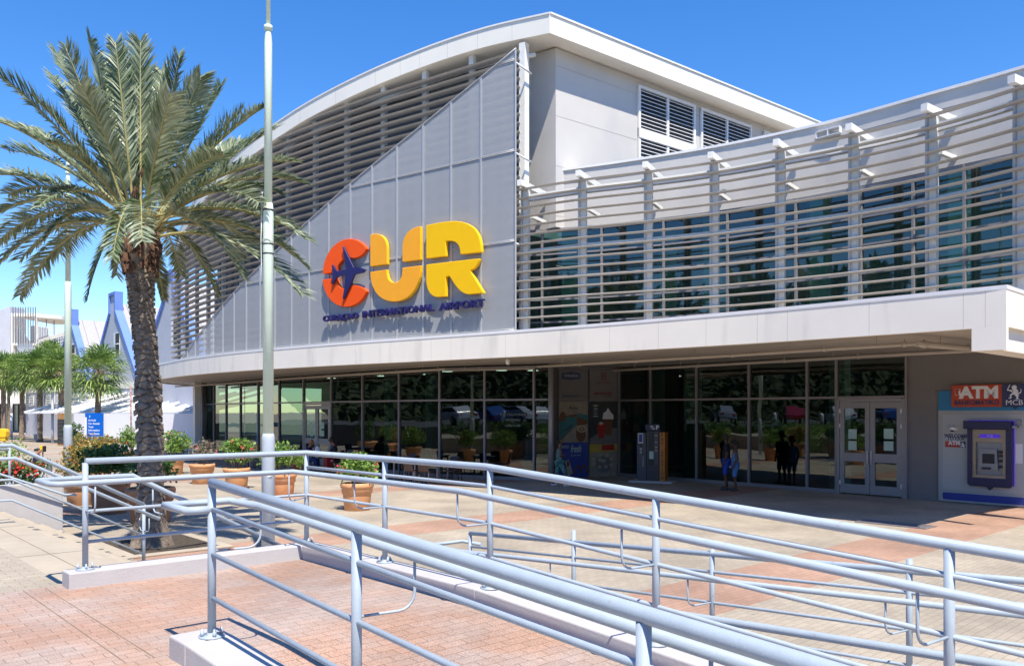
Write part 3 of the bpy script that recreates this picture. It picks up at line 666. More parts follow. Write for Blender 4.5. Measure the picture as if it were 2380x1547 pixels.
for i, (x, y) in enumerate(Wp):
    p = V(x, y, 0); t = (V(*Wp[min(i + 1, 7)], 0) - V(*Wp[max(i - 1, 0)], 0)).normalized(); n = V(-t.y, t.x, 0)   # into the wall
    b = MB(); q = p + n * .14
    b.obox(q + V(0, 0, 4.95 + 2.2), t * .10, n * .055, V(0, 0, 2.2)); b.obox(q + t * .02 + n * .12 + V(0, 0, 4.95 + 2.2), t * .03, n * .07, V(0, 0, 2.2)); po = b.build('louvre_post', M['post'], TB)
    c = MB(); c.obox(p + n * .07 - t * .10 + V(0, 0, 7.2), t * .03, n * .03, V(0, 0, 2.2)); c.build('clip_rail', M['louvre'], po)
    c = MB(); c.obox(p + n * .58 + V(0, 0, 9.50), t * .075, n * .86, V(0, 0, .085)); c.obox(p + n * .95 + V(0, 0, 8.62), t * .05, n * .45, V(0, 0, .05)); c.beam(q + n * .05 + V(0, 0, 8.75), q + n * .05 + t * -.02 + V(0, 0, 9.42) + n * -.1, .04, .03)
    c.build('bracket_arm', M['bracket'], TB)
mid = offset(WL, .17, -1)
b = MB(); b.strip(mid, 9.02, 9.22, .03, -1); b.strip(mid, 9.02, 9.035, .12, -1); b.build('louvre_channel', M['bracket'], TB)
b = MB(); b.tube([p + V(0, 0, 7.47) for p in mid], .06, 8); b.build('louvre_tube', M['post'], TB)
# glazing of the wing
mxs = [1258.6, 1397, 1541, 1689, 1847.6, 1998, 2120, 2239]
VX = [(.30, 26.62), (1.5, 26.36)] + VW[1:]
pts = [V(.30, 26.62, 0)] + [ray_line(x, VX) for x in mxs] + [V(12.2, 17.7, 0), V(13.4, 16.0, 0)]
for i in range(len(pts) - 1):
    a, c = pts[i] , pts[i + 1]; t = (c - a).normalized(); n = V(-t.y, t.x, 0)
    g = MB(); q = n * .10
    g.add([a + q + V(0, 0, 4.95), c + q + V(0, 0, 4.95), c + q + V(0, 0, ZG), a + q + V(0, 0, ZG)], [(0, 1, 2, 3)])
    w = g.build('window', M['glass_up'], TB)
    f = MB(); f.obox(a + n * .08 + V(0, 0, 6.7), t * .03, n * .06, V(0, 0, 1.74))
    for z in (7.62, 6.89, 6.15, 5.42): f.obox((a + c) / 2 + n * .085 + V(0, 0, z), t * ((c - a).length / 2 - .03), n * .045, V(0, 0, .026))
    f.obox((a + c) / 2 + n * .085 + V(0, 0, ZG - .06), t * ((c - a).length / 2 - .03), n * .05, V(0, 0, .055))
    f.build('frame', M['frame_l'] , w)
# interior of the wing, first floor
inner = offset(VL, 5.0, -1)
b = MB(); b.strip(inner, 4.95, 8.5, .2, -1); q_ = cs(1.3, 2.5); b.strip([q_, q_ + RD * 9], 4.95, 8.49, .1, 1); b.build('interior_wall', M['int_blue'], TB)
b = MB(); b.prism([(p.x, p.y) for p in (offset(VL, .3, -1) + offset(VL, 6.0, -1)[::-1])], 8.5, 8.8); b.build('wing_roof_slab', M['int_dark'], TB)
b = MB()
for x, dd in ((1290, .9), (1600, 1.6), (1880, .7), (2200, .9), (1460, 2.6)):
    p = ray_line(x, VX); b.prism([(p.x - .3 + dd * .6, p.y - .25 + dd * .7), (p.x + .25 + dd * .6, p.y - .3 + dd * .7), (p.x + .3 + dd * .6, p.y + .2 + dd * .7), (p.x - .2 + dd * .6, p.y + .3 + dd * .7)], 4.9, 8.5)
b.build('interior_column', M['int_green'], TB)
fr_ = Frame((8.46, 22.1), (9.97, 20.4)); sA, _ = fr_.px(1902, 300); sB, _ = fr_.px(1956, 300)
b = MB()
for z in (9.93, 10.1): b.obox(fr_.p((sA + sB) / 2, z, .07), fr_.r * (sB - sA) / 2, fr_.n * .07, V(0, 0, .010))
for s in (sA, (sA + sB) / 2, sB): b.obox(fr_.p(s, 10.015, .07), fr_.r * .010, fr_.n * .07, V(0, 0, .075))
b.build('vent_box', M['trim'], TB)
# ---- ground floor glazing
Lg = [(478.8, 50.5), (498.3, 49.0), (526.6, 47.7), (559.8, 45.8), (601, 43.9), (650, 41.3), (706.6, 39.4), (771, 37.3), (843.7, 35.4), (928.8, 33.36), (1022.5, 31.7), (1127, 30.75), (1242, 29.95), (1277, 29.6)]
Lg = [V(X_(x, D), D, 0) for x, D in Lg]
GH, TRZ = 4.13, 2.97
def bay(a, c, door=False, top=GH, gm='glass'):
    t = (c - a).normalized(); n = V(t.y, -t.x, 0); L = (c - a).length
    g = MB()
    if not door: g.add([a + V(0, 0, .12), c + V(0, 0, .12), c + V(0, 0, top), a + V(0, 0, top)], [(0, 1, 2, 3)])
    else: g.add([a + V(0, 0, TRZ), c + V(0, 0, TRZ), c + V(0, 0, top), a + V(0, 0, top)], [(0, 1, 2, 3)])
    w = g.build('window', M[gm], TB); f = MB()
    f.obox(a + V(0, 0, top / 2 + .04), t * .035, n * .07, V(0, 0, top / 2 + .04))
    f.obox((a + c) / 2 + V(0, 0, TRZ), t * (L / 2 - .035), n * .06, V(0, 0, .035)); f.obox((a + c) / 2 + V(0, 0, top + .04), t * (L / 2 - .035), n * .06, V(0, 0, .04))
    if not door:
        f.obox((a + c) / 2 + V(0, 0, .065), t * (L / 2 - .035), n * .06, V(0, 0, .06)); 
    f.build('frame', M['frame'], w)
    if door:
        F = Frame((a.x, a.y), (c.x, c.y)); lo, hi = .06, L - .06; mid = L / 2; ht = TRZ - .05
        j = MB()
        for s in (lo, hi): j.obox(F.p(s, ht / 2, 0), F.r * .05, F.n * .07, V(0, 0, ht / 2))
        j.obox(F.p(mid, ht - .04, 0), F.r * (mid - .12), F.n * .07, V(0, 0, .05)); j.build('door_frame', M['frame_l'], TB)
        for (u0, u1) in ((lo + .06, mid - .01), (mid + .01, hi - .06)):
            dm = MB(); w_ = u1 - u0; zs = [.05, .32, 1.02, 1.28, ht - .28, ht - .10]
            for s in (u0 + .07, u1 - .07): dm.obox(F.p(s, (.05 + zs[5]) / 2, .02), F.r * .07, F.n * .03, V(0, 0, (zs[5] - .05) / 2))
            for za, zb in ((zs[0], zs[1]), (zs[2], zs[3]), (zs[4], zs[5])): dm.obox(F.p((u0 + u1) / 2, (za + zb) / 2, .018), F.r * (w_ / 2 - .14), F.n * .028, V(0, 0, (zb - za) / 2))
            dr = dm.build('door', M['frame_l'], TB)
            gg = MB()
            for za, zb in ((zs[1], zs[2]), (zs[3], zs[4])): gg.add([F.p(u0 + .14, za, .015), F.p(u1 - .14, za, .015), F.p(u1 - .14, zb, .015), F.p(u0 + .14, zb, .015)], [(0, 1, 2, 3)])
            gg.build('pane', M['glass'], dr)
            hh = MB(); sh = u1 - .05 if u1 < mid + .02 else u0 + .05
            hh.tube([F.p(sh, .95, .05), F.p(sh, .95, .10), F.p(sh, 1.35, .10), F.p(sh, 1.35, .05)], .014, 6)
            so_ = u0 + .01 if u1 < mid + .02 else u1 - .01
            hh.build('handle', M['trim'], dr)
            for z in (.35, 2.1, 2.55): hg = MB(); hg.tube([F.p(so_, z - .07, .065), F.p(so_, z + .07, .065)], .022, 8); hg.build('hinge', M['trim'], dr)
        for (s, z, w_, h_) in ((mid - .55, 1.85, .26, .30), (mid - .55, 1.5, .26, .28), (mid + .55, 1.88, .28, .30), (mid + .55, 1.52, .28, .28)):
            n2 = MB(); n2.obox(F.p(s, z, .022), F.r * w_ / 2, F.n * .003, V(0, 0, h_ / 2)); n2.build('door_notice', M['int_green'], TB)
for i in range(len(Lg) - 1): bay(Lg[i], Lg[i + 1], door=(i == 6))
RWf = Frame((4.2, 32.2), (11.5, 23.8))
rx = [1440, 1513, 1620, 1742, 1877, 1945, 2107]
rp = [RWf.p(RWf.px(x, 1000)[0], 0) for x in rx]
for i in range(6): bay(rp[i], rp[i + 1], door=(i == 5))
b = MB(); rr = RWf.px(2107, 1000)[0]
b.strip([RWf.p(rr + .04, 0), RWf.p(rr + 14, 0)], 0.0, 4.275, .3, -1)
b.build('ground_wall', M['wall_grey'], TB)
b = MB(); b.obox(RWf.p(rr + .02, 2.1, .02), RWf.r * .03, RWf.n * .08, V(0, 0, 2.1)); b.build('end_mullion', M['frame'], TB)
# column, jamb and poster wall
b = MB(); b.tube([Lg[-1] + V(.05, -.1, 0), Lg[-1] + V(.05, -.1, 4.28)], .10, 16); b.build('column', M['frame_l'], TB)
PW = Frame((1.80, 31.25), (4.2, 32.35))
b = MB(); b.strip([Lg[-1] + V(.14, .1, 0), V(1.72, 31.2, 0)], 0, 4.275, .12, -1); b.build('jamb_wall', M['wall_grey'], TB)
b = MB(); b.strip([PW.p(-.1, 0), PW.p(2.66, 0)], 0, 4.272, .12, -1); b.build('poster_wall', M['frame'], TB)
b = MB(); b.tube([V(-18.95, 50.3, 0), V(-18.95, 50.3, 4.28)], .16, 16); b.build('column', M['frame_l'], TB)
b = MB(); b.box((X_(459, 50.0), 50.0, 0), .42, .5, 4.28, .6); b.build('column', M['post'], TB)
b = MB(); b.tube([V(X_(470, 49.6), 49.6, .02), V(X_(470, 49.6), 49.6, 4.28)], .06, 8); b.build('downpipe', M['frame_l'], TB)
# interior of the ground floor
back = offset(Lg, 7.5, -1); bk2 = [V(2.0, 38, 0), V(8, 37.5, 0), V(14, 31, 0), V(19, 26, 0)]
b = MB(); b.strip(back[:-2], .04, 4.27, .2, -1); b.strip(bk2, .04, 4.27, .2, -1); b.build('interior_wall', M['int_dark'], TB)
b = MB()
for line, dd in ((Lg, .1),):
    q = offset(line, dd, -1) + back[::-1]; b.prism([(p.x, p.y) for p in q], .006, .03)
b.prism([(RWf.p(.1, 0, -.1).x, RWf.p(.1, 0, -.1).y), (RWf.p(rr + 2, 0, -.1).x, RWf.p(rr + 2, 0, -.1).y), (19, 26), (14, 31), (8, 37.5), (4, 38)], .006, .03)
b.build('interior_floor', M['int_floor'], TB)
b = MB()
for x in (590, 862, 960): p = ray_line(x, [(q.x, q.y) for q in Lg]); b.box((p.x + .7, p.y + 1.3, .03), .5, .5, 4.2, .7)
for x in (1475, 1905, 1560): s = RWf.px(x, 1000)[0]; q = RWf.p(s, .03, -1.3); b.box(q, .5, .5, 4.2, .8)
b.build('interior_column', M['int_green'], TB)
b = MB()
for i, x in enumerate((690, 800, 905, 960, 1090, 1170)):
    p = ray_line(x, [(q.x, q.y) for q in Lg]); b.box((p.x + 1.2, p.y + 2.2 + (i % 3) * .8, 4.235), .32, .32, .02, .7)
b.build('ceiling_lamps', emit('lit ceiling lamp', (1, .95, .85), 2.2), TB)
# pipes, sprinklers and camera under the canopy
def pipe(pts, r=.045):
    b = MB(); b.tube(pts, r, 8)
    for i in range(len(pts) - 1):
        L = (pts[i + 1] - pts[i]).length; n = max(1, int(L / 1.9))
        for k in range(n):
            q = pts[i].lerp(pts[i + 1], (k + .5) / n); b.tube([q, V(q.x, q.y, 4.27)], .009, 5)
            q = pts[i].lerp(pts[i + 1], (k + .15) / n); b.tube([q + V(0, 0, .03), q + V(0, 0, .12)], .016, 5); d = (pts[i + 1] - pts[i]).normalized(); b.tube([q - d * .04, q + d * .04], r * 1.35, 8)
    b.build('sprinkler_pipe', M['soffit'], TB)
z = 4.05
pipe([P_(x, 955 - 1.5 * FPX / D, D) for x, D in ((2131, 18.2), (1950, 19.6), (1743, 21.6), (1500, 24.2), (1250, 27.6))]); pipe([P_(2131, 955 - 1.5 * FPX / 18.2, 18.2), P_(2330, 955 - 1.5 * FPX / 20.5, 20.5)], .07)
pipe([P_(x, 955 - 1.5 * FPX / D, D) for x, D in ((2330, 19.8), (2020, 22.3), (1859, 24.1), (1640, 26.9), (1425, 30.3))])
pipe([P_(x, 955 - 1.5 * FPX / D, D) for x, D in ((1034, 29.2), (846, 33.0), (650, 38.6), (523, 44.9), (408, 50))])
pipe([P_(x, 955 - 1.5 * FPX / D, D) for x, D in ((1242, 28.8), (1127, 29.6), (1034, 30.2))], .03)
b = MB(); q = P_(1180, 846, 26.9); q.z = 4.15; b.lathe([(.03, .13), (.07, .1), (.075, .02), (.05, -.05), (.02, -.08)], q, 12); b.build('security_camera', M['white'], TB)
# ------------------------------------------------------------------ lettering
def text_mesh(s, size, bold=.0, ext=.0, align='CENTER', space=1.0, shear=0.0):
    cu = bpy.data.curves.new('txt', 'FONT'); cu.body = s; cu.size = size; cu.align_x = align; cu.align_y = 'CENTER'
    cu.offset = bold; cu.extrude = ext; cu.space_character = space; cu.shear = shear; cu.resolution_u = 3
    o = bpy.data.objects.new('txt', cu); COL.objects.link(o); bpy.context.view_layer.update()
    me = bpy.data.meshes.new_from_object(o.evaluated_get(bpy.context.evaluated_depsgraph_get()))
    bpy.data.objects.remove(o); bpy.data.curves.remove(cu); return me
def put_text(s, size, F, a, z, off, mat, parent, name='lettering', bold=0.0, ext=0.0, width=None, align='CENTER', space=1.0, rot=0.0, shear=0.0, hscale=1.0):
    me = text_mesh(s, size, bold, ext, align, space, shear)
    xs = [v.co.x for v in me.vertices]
    if not xs: return
    k = hscale
    if width: k = width / (max(xs) - min(xs))
    m = F.mat(a, z, off) @ Matrix.Rotation(rot, 4, 'Z') @ Matrix.Diagonal((k, 1, 1, 1))
    if parent is not None: m = Matrix.Translation(-wloc(parent)) @ m
    me.transform(m); me.materials.append(mat)
    o = bpy.data.objects.new(name, me); COL.objects.link(o)
    if parent is not None: o.parent = parent
    return o
def plate(F, a0, a1, z0, z1, off, mat, parent, name='panel', th=.004, rad=0.0):
    if rad <= 0:
        b = MB(); b.obox(F.p((a0 + a1) / 2, (z0 + z1) / 2, off - th), F.r * (a1 - a0) / 2, F.n * th, V(0, 0, (z1 - z0) / 2)); return b.build(name, mat, parent)
    pts = []
    for cx_, cz, s0 in ((a1 - rad, z1 - rad, 0), (a0 + rad, z1 - rad, 90), (a0 + rad, z0 + rad, 180), (a1 - rad, z0 + rad, 270)):
        for k in range(5): an = math.radians(s0 + k * 22.5); pts.append(F.p(cx_ + rad * math.cos(an), cz + rad * math.sin(an), off))
    b = MB(); b.ext(pts, F.n * (-2 * th)); return b.build(name, mat, parent)
# big sign on the perforated screen, traced in the plane of the screen
sA_, sB_ = px_s(735, MOFF), px_s(1140, MOFF); pA, pB = cs(sA_, MOFF - .06), cs(sB_, MOFF - .06)
SGF = Frame((pA.x, pA.y), (pB.x, pB.y))
def sg(x, y): return (697.3 + x / 4.096, 464.8 + y / 4.096)       # pixels of an enlarged crop to the 2380 px view
SGN = empty('airport_sign', SGF.at(*sg(940, 1000)), 'giant orange, amber and yellow letters CUR with navy aeroplane on the screen', 'sign')
OFFL = .16
def sz(x, y, o=OFFL): return SGF.px(*sg(x, y), o)
def bez(p0, c0, c1, p1, n=10):
    return [((1 - t) ** 3 * p0[0] + 3 * (1 - t) ** 2 * t * c0[0] + 3 * (1 - t) * t * t * c1[0] + t ** 3 * p1[0], (1 - t) ** 3 * p0[1] + 3 * (1 - t) ** 2 * t * c0[1] + 3 * (1 - t) * t * t * c1[1] + t ** 3 * p1[1]) for t in [k / n for k in range(1, n + 1)]]
def shape(name, pts, mat, edge, off=OFFL, th=.13):
    P = [SGF.p(*sz(x, y, off), off) for x, y in pts]; b = MB(); b.ext(P, SGF.n * -th)
    n = len(P); o = b.build(name, [mat, edge], SGN)
    for k, f in enumerate(o.data.polygons): f.material_index = 0 if len(f.vertices) > 4 else 1
    bv = o.modifiers.new('bevel', 'BEVEL'); bv.width = .012; bv.segments = 1; bv.limit_method = 'ANGLE'; bv.angle_limit = math.radians(50)
    return o
c_up = [(215, 703)] + bez((215, 703), (215, 520), (330, 372), (470, 368)) + bez((470, 368), (540, 368), (600, 410), (634, 464)) + bez((634, 464), (606, 520), (540, 568), (478, 548)) + bez((478, 548), (420, 548), (352, 590), (352, 676)) + [(350, 682)]
c_lo = [(215, 757), (347, 738)] + bez((347, 738), (350, 800), (380, 845), (425, 845)) + bez((425, 845), (470, 800), (560, 790), (634, 868)) + bez((634, 868), (600, 950), (530, 1016), (430, 1016)) + bez((430, 1016), (320, 1016), (215, 900), (215, 757))[:-1]
shape('letter_c', c_up, M['orange'], M['orange']); shape('letter_c', c_lo, M['orange'], M['orange'])
u1 = [(667, 630), (667, 330)] + bez((667, 330), (760, 300), (825, 350), (827, 460)) + [(828, 608)]
u2 = [(973, 587), (973, 450)] + bez((973, 450), (975, 340), (1030, 265), (1145, 250)) + [(1145, 565)]
u3 = [(667, 685), (824, 662)] + bez((824, 662), (824, 720), (840, 785), (895, 785)) + bez((895, 785), (950, 785), (973, 740), (973, 645)) + [(1147, 623)] + bez((1147, 623), (1147, 810), (1060, 965), (895, 966)) + bez((895, 966), (750, 966), (667, 850), (667, 685))[:-1]
for q in (u1, u2, u3): shape('letter_u', q, M['amber'], M['yellow'])
r1_ = [(1200, 556), (1200, 240)] + bez((1200, 240), (1420, 195), (1520, 180), (1620, 240)) + bez((1620, 240), (1700, 290), (1725, 380), (1725, 494)) + [(1525, 516)] + bez((1525, 516), (1525, 440), (1500, 370), (1385, 390)) + [(1385, 533)]
r2_ = [(1200, 614), (1706, 555)] + bez((1706, 555), (1700, 610), (1660, 655), (1618, 670)) + [(1748, 884), (1600, 897)] + bez((1600, 897), (1500, 890), (1440, 740), (1420, 722)) + [(1386, 730), (1386, 917), (1310, 923)] + bez((1310, 923), (1240, 923), (1200, 850), (1200, 760))
shape('letter_r', r1_, M['yellow'], M['yellow']); shape('letter_r', r2_, M['yellow'], M['yellow'])
plane_ = [(402, 440), (412, 440), (510, 640), (560, 640), (600, 652), (626, 663), (600, 690), (520, 708), (480, 800), (415, 942), (402, 938), (425, 800), (430, 712), (352, 728), (310, 800), (298, 796), (308, 722), (292, 708), (308, 696), (298, 615), (310, 617), (352, 676), (434, 660), (428, 600)]
shape('aeroplane', plane_, M['navy'], M['navy'], OFFL + .09, .07)
def sign_text(s, x0, x1, ytop, ybot, yslope, nm='lettering'):
    s0, za = sz(x0, ytop); s1, zb = sz(x1, ytop - yslope); _, zc = sz(x0, ybot)
    h = za - zc
    o = put_text(s, h / .70, SGF, (s0 + s1) / 2, (za + zc) / 2, OFFL - .03, M['navy'], SGN, nm, bold=.02 * h / .45, ext=.045, width=(s1 - s0))
    return o
sign_text('CURAÇAO', 218, 552, 1108, 1160, 42); sign_text('INTERNATIONAL', 590, 1268, 1062, 1122, 62); sign_text('AIRPORT', 1322, 1752, 990, 1056, 32)
b = MB()
for x, y in ((300, 560), (300, 900), (560, 480), (560, 900), (745, 480), (1060, 480), (895, 880), (1290, 400), (1640, 400), (1290, 800), (1620, 800), (1290, 660)):
    s, z = sz(x, y); b.tube([SGF.p(s, z, OFFL - .1), SGF.p(s, z, -.30)], .022, 6)
b.build('standoffs', M['trim'], SGN)

# ------------------------------------------------------------------ cash machine and its panel
AF = Frame((RWf.o.x, RWf.o.y), (RWf.p(10, 0).x, RWf.p(10, 0).y))
def ap(x, y, off=.05): return AF.px(2091.8 + x / 4.6708, 860 + y / 4.6708, off)
AM = empty('cash_machine', AF.p(ap(960, 1000)[0], 0, .1), 'navy framed cash machine set in a white panel under an orange sign', 'cash machine')
aL = ap(417, 1000)[0]; aR = aL + 4.6; M['atm_panel'] = paint('white printed panel', (.36, .37, .36), .45, var=.03); M['atm_in'] = paint('pale printed field', (.42, .43, .42), .45, var=.02)
M['skyblue'] = paint('sky blue panel', (.02, .20, .42), .4); M['navy_f'] = paint('navy frame', (.018, .02, .07), .35); M['gold'] = paint('champagne metal', (.36, .29, .22), .35, .5); M['silver'] = paint('silver metal', (.27, .28, .30), .35, .5)
M['atm_or'] = paint('orange panel', (.50, .055, .014), .4, var=.02); M['txt_w'] = paint('white lettering', (.74, .74, .76), .5, var=0.0); M['txt_n'] = paint('navy lettering', (.03, .04, .11), .5, var=0.0)
M['bar_blue'] = paint('royal blue bar', (.025, .045, .27), .4)
zt1 = ap(420, 225)[1]; zt0 = ap(420, 437)[1]
plate(AF, aL, aR, .03, zt0, .05, M['atm_panel'], AM, 'panel', .02)
plate(AF, aL, aR, zt0 + .001, zt1, .055, M['skyblue'], AM, 'blue_band', .02)
i0_, iz1 = ap(463, 480); _, iz0 = ap(463, 1285); plate(AF, i0_, aR - .2, iz0, iz1, .056, M['atm_in'], AM, 'printed_field', .002, .05)
_, bz1 = ap(463, 1320); _, bz0 = ap(463, 1395); plate(AF, i0_, aR - .2, bz0, bz1, .058, M['bar_blue'], AM, 'blue_bar', .003, .04)
q0, qz1 = ap(557, 165, .14); q1, _ = ap(1115, 160, .14); _, qz0 = ap(557, 398, .14)
plate(AF, q0, q1, qz0, qz1, .14, M['atm_or'], AM, 'sign_panel', .04, .05); plate(AF, q1 - .02, q1 + 1.05, qz0 + .0, qz1 + .0, .143, M['txt_n'], AM, 'sign_panel', .04, .05)
b = MB(); sx, szz = ap(1247, 398, .14); b.ext([AF.p(sx - .07, qz0 + .01, .143), AF.p(sx + .07, qz0 + .01, .143), AF.p(sx, qz0 - .07, .143)], AF.n * -.06); b.build('sign_pointer', M['txt_n'], AM)
M['orange_txt'] = M['txt_n']
sa, sz1 = ap(645, 190, .15); sb, _ = ap(1075, 190, .15); _, sz0 = ap(645, 308, .15); hgt = sz1 - sz0
tm = put_text('ATM', hgt / .70, AF, (sa + sb) / 2, (sz1 + sz0) / 2, .147, M['txt_w'], AM, bold=.022, ext=.004, width=(sb - sa))
ha, hz1 = ap(590, 192, .15); b = MB(); 
b.tube([AF.p(ha + .02, hz1 - .02, .149), AF.p(ha + .15, hz1 - .02, .149), AF.p(ha + .15, hz1 - .10, .149)], .008, 4); b.tube([AF.p(ha + .02, hz1 - .02, .149), AF.p(ha + .02, hz1 - .20, .149), AF.p(ha + .08, hz1 - .20, .149)], .008, 4)
b.ext([AF.p(ha + p, hz1 - q, .149) for p, q in ((.10, .16), (.12, .06), (.15, .06), (.16, .15), (.22, .18), (.24, .26), (.20, .31), (.16, .29))], AF.n * -.004); b.build('hand_card_symbol', M['txt_w'], AM)
s0_, z1_ = ap(590, 330, .15); s1_, _ = ap(1075, 330, .15); _, z0_ = ap(590, 378, .15)
put_text('BANKOMATIKO', (z1_ - z0_) / .7, AF, (s0_ + s1_) / 2, (z1_ + z0_) / 2, .146, M['txt_n'], AM, bold=.006, ext=.002, width=(s1_ - s0_))
s0_, z1_ = ap(1148, 325, .15); s1_, _ = ap(1332, 325, .15); _, z0_ = ap(1148, 380, .15)
put_text('MCB', (z1_ - z0_) / .7, AF, (s0_ + s1_) / 2, (z1_ + z0_) / 2, .146, M['txt_w'], AM, ext=.002, width=(s1_ - s0_))
def lion(cx_, cz, h, off, parent):                       # rampant lion with a sword
    b = MB()
    def pg(pp): b.ext([AF.p(cx_ + x * h, cz + y * h, off) for x, y in pp], AF.n * -.004)
    pg([(-.08, .18), (-.14, .36), (-.02, .48), (.10, .47), (.18, .36), (.14, .26), (.26, .10), (.22, -.06), (.30, -.16), (.24, -.36), (.34, -.44), (.10, -.44), (.16, -.34), (.08, -.20), (-.04, -.12), (-.16, -.22), (-.12, -.36), (-.26, -.42), (-.34, -.36), (-.22, -.34), (-.24, -.18), (-.08, .0), (-.02, .10)])
    pg([(-.06, .14), (-.34, .20), (-.40, .12), (-.30, .12), (-.10, .02)]); pg([(-.36, .16), (-.20, .54), (-.24, .54), (-.42, .16)])
    pg([(.24, -.10), (.40, -.06), (.46, .14), (.36, .26), (.42, .12), (.36, .0), (.24, -.02)])
    return b.build('lion_emblem', M['txt_w'], parent)
s_, z_ = ap(1235, 240, .15); lion(s_, z_, .40, .147, AM)
# the machine
m0, mz1 = ap(730, 548, .2); m1, _ = ap(1215, 548, .2); _, mz0 = ap(730, 1250, .2)
fm_ = MB(); w_ = .14
g0, gz1 = ap(778, 640, .2); g1, _ = ap(1146, 640, .2); _, gz0 = ap(778, 1160, .2)
for (a_, b_, c_, d_) in ((m0, g0, mz0 + .06, mz1), (g1, m1, mz0 + .06, mz1), (g0, g1, mz0 + .06, gz0), (g0, g1, gz1, mz1)): fm_.obox(AF.p((a_ + b_) / 2, (c_ + d_) / 2, .125), AF.r * (b_ - a_) / 2, AF.n * .075, V(0, 0, (d_ - c_) / 2))
fm_.ext([AF.p(x, z, .2) for x, z in ((m0 + .0, mz0 + .06), (m0 + .06, mz0), ((m0 + m1) / 2 - .07, mz0), ((m0 + m1) / 2, mz0 - .09), ((m0 + m1) / 2 + .07, mz0), (m1 - .06, mz0), (m1, mz0 + .06))], AF.n * -.15)
fm_.build('surround', M['navy_f'], AM)
b = MB(); b.obox(AF.p((m0 + m1) / 2 - .03, mz1 - .11, .26), AF.r * ((m1 - m0) / 2 + .03), AF.n * .08, V(0, 0, .11)); b.build('hood', M['navy_f'], AM, bevel=.02)
plate(AF, m0 - .02, m1 + .02, mz0 + .05, mz1 + .012, .062, emit('violet glow strip', (.12, .03, .8), .18), AM, 'glow_strip', .002)
plate(AF, g0, g1, gz0, gz1, .07, M['silver'], AM, 'backplate', .005)
b = MB(); gw = (g1 - g0)
for (x0, x1, y0, y1, o_) in ((0, .10, 0, 1, .14), (.90, 1, 0, 1, .14), (.1, .9, .84, 1, .13), (.1, .9, .74, .83, .135), (0, 1, 0, .06, .16)): b.obox(AF.p(g0 + gw * (x0 + x1) / 2, gz0 + (gz1 - gz0) * (y0 + y1) / 2, o_ - .02), AF.r * gw * (x1 - x0) / 2, AF.n * .03, V(0, 0, (gz1 - gz0) * (y1 - y0) / 2))
b.build('metal_surround', M['gold'], AM)
gh = gz1 - gz0
plate(AF, g0 + gw * .22, g0 + gw * .82, gz0 + gh * .83, gz0 + gh * .90, .155, emit('lit violet header', (.06, .02, .45), .35), AM, 'lit_header', .004)
put_text('MCB', .07, AF, g0 + gw * .52, gz0 + gh * .865, .157, M['txt_w'], AM, 'header_lettering')
b = MB(); b.ext([AF.p(g0 + gw * x, gz0 + gh * y, .15) for x, y in ((.16, .16), (.76, .16), (.72, .60), (.24, .60))], AF.n * -.06); b.build('console', M['silver'], AM)
plate(AF, g0 + gw * .30, g0 + gw * .66, gz0 + gh * .30, gz0 + gh * .50, .158, M['black'], AM, 'screen', .004)
b = MB()
for y in (.54, .46, .36, .24): b.obox(AF.p(g0 + gw * .83, gz0 + gh * y, .15), AF.r * gw * .055, AF.n * .02, V(0, 0, gh * .025))
b.obox(AF.p(g0 + gw * .42, gz0 + gh * .2, .16), AF.r * gw * .13, AF.n * .03, V(0, 0, gh * .02)); b.build('slots', M['black'], AM)
# dome camera, notices
for (x, y) in ((570, 655),):
    s_, z_ = ap(x, y, .15); t_ = empty('dome_camera', AF.p(s_, z_, .15), 'small white dome camera left of the cash machine', 'camera')
    b = MB(); b.obox(AF.p(s_ + .05, z_ + .05, .10), AF.r * .05, AF.n * .05, V(0, 0, .04)); b.lathe([(.02, .08), (.075, .07), (.075, 0), (.07, -.01)], AF.p(s_, z_ + .03, .17), 14); b.build('housing', M['white'], t_)
    b = MB(); b.lathe([(.055, -.01), (.045, -.045), (.015, -.06)], AF.p(s_, z_ + .03, .17), 12); b.build('lens_dome', M['black'], t_)
s_, z_ = ap(1280, 590, .15); t_ = empty('bullet_camera', AF.p(s_, z_, .12), 'small grey wall camera right of the cash machine', 'camera')
b = MB(); b.obox(AF.p(s_, z_ + .06, .09), AF.r * .06, AF.n * .04, V(0, 0, .07)); b.build('bracket', M['silver'], t_); b = MB(); b.tube([AF.p(s_, z_ - .05, .12), AF.p(s_ - .12, z_ - .06, .26)], .035, 10); b.build('camera_tube', M['silver'], t_)
wl_ = empty('wall_notice', AF.p(ap(605, 760)[0], ap(605, 760)[1], .06), 'welcome lettering with a mini orange sign left of the machine', 'notice')
s_, z_ = ap(607, 713, .06); put_text('WELCOME', .135, AF, s_, z_, .059, M['txt_n'], wl_, bold=.006, ext=.001, width=.62)
s_, z_ = ap(607, 742, .06); put_text('TO OUR', .125, AF, s_, z_, .059, M['txt_n'], wl_, bold=.003, ext=.001, width=.46)
k0, kz1 = ap(490, 768, .06); k1, _ = ap(648, 768, .06); k2, _ = ap(712, 768, .06); _, kz0 = ap(490, 832, .06)
plate(AF, k0, k1, kz0, kz1, .062, M['atm_or'], wl_, 'orange_plate', .003); plate(AF, k1, k2, kz0, kz1, .062, M['txt_n'], wl_, 'navy_plate', .003)
put_text('ATM', .15, AF, (k0 + k1) / 2 + .05, (kz0 + kz1) / 2 + .03, .063, M['txt_w'], wl_, bold=.006, ext=.0005); put_text('BANKOMATIKO', .05, AF, (k0 + k1) / 2, kz0 + .035, .063, M['txt_n'], wl_, ext=.0005); lion((k1 + k2) / 2, kz1 - .10, .15, .064, wl_); put_text('MCB', .06, AF, (k1 + k2) / 2, kz0 + .035, .063, M['txt_w'], wl_, ext=.0005)
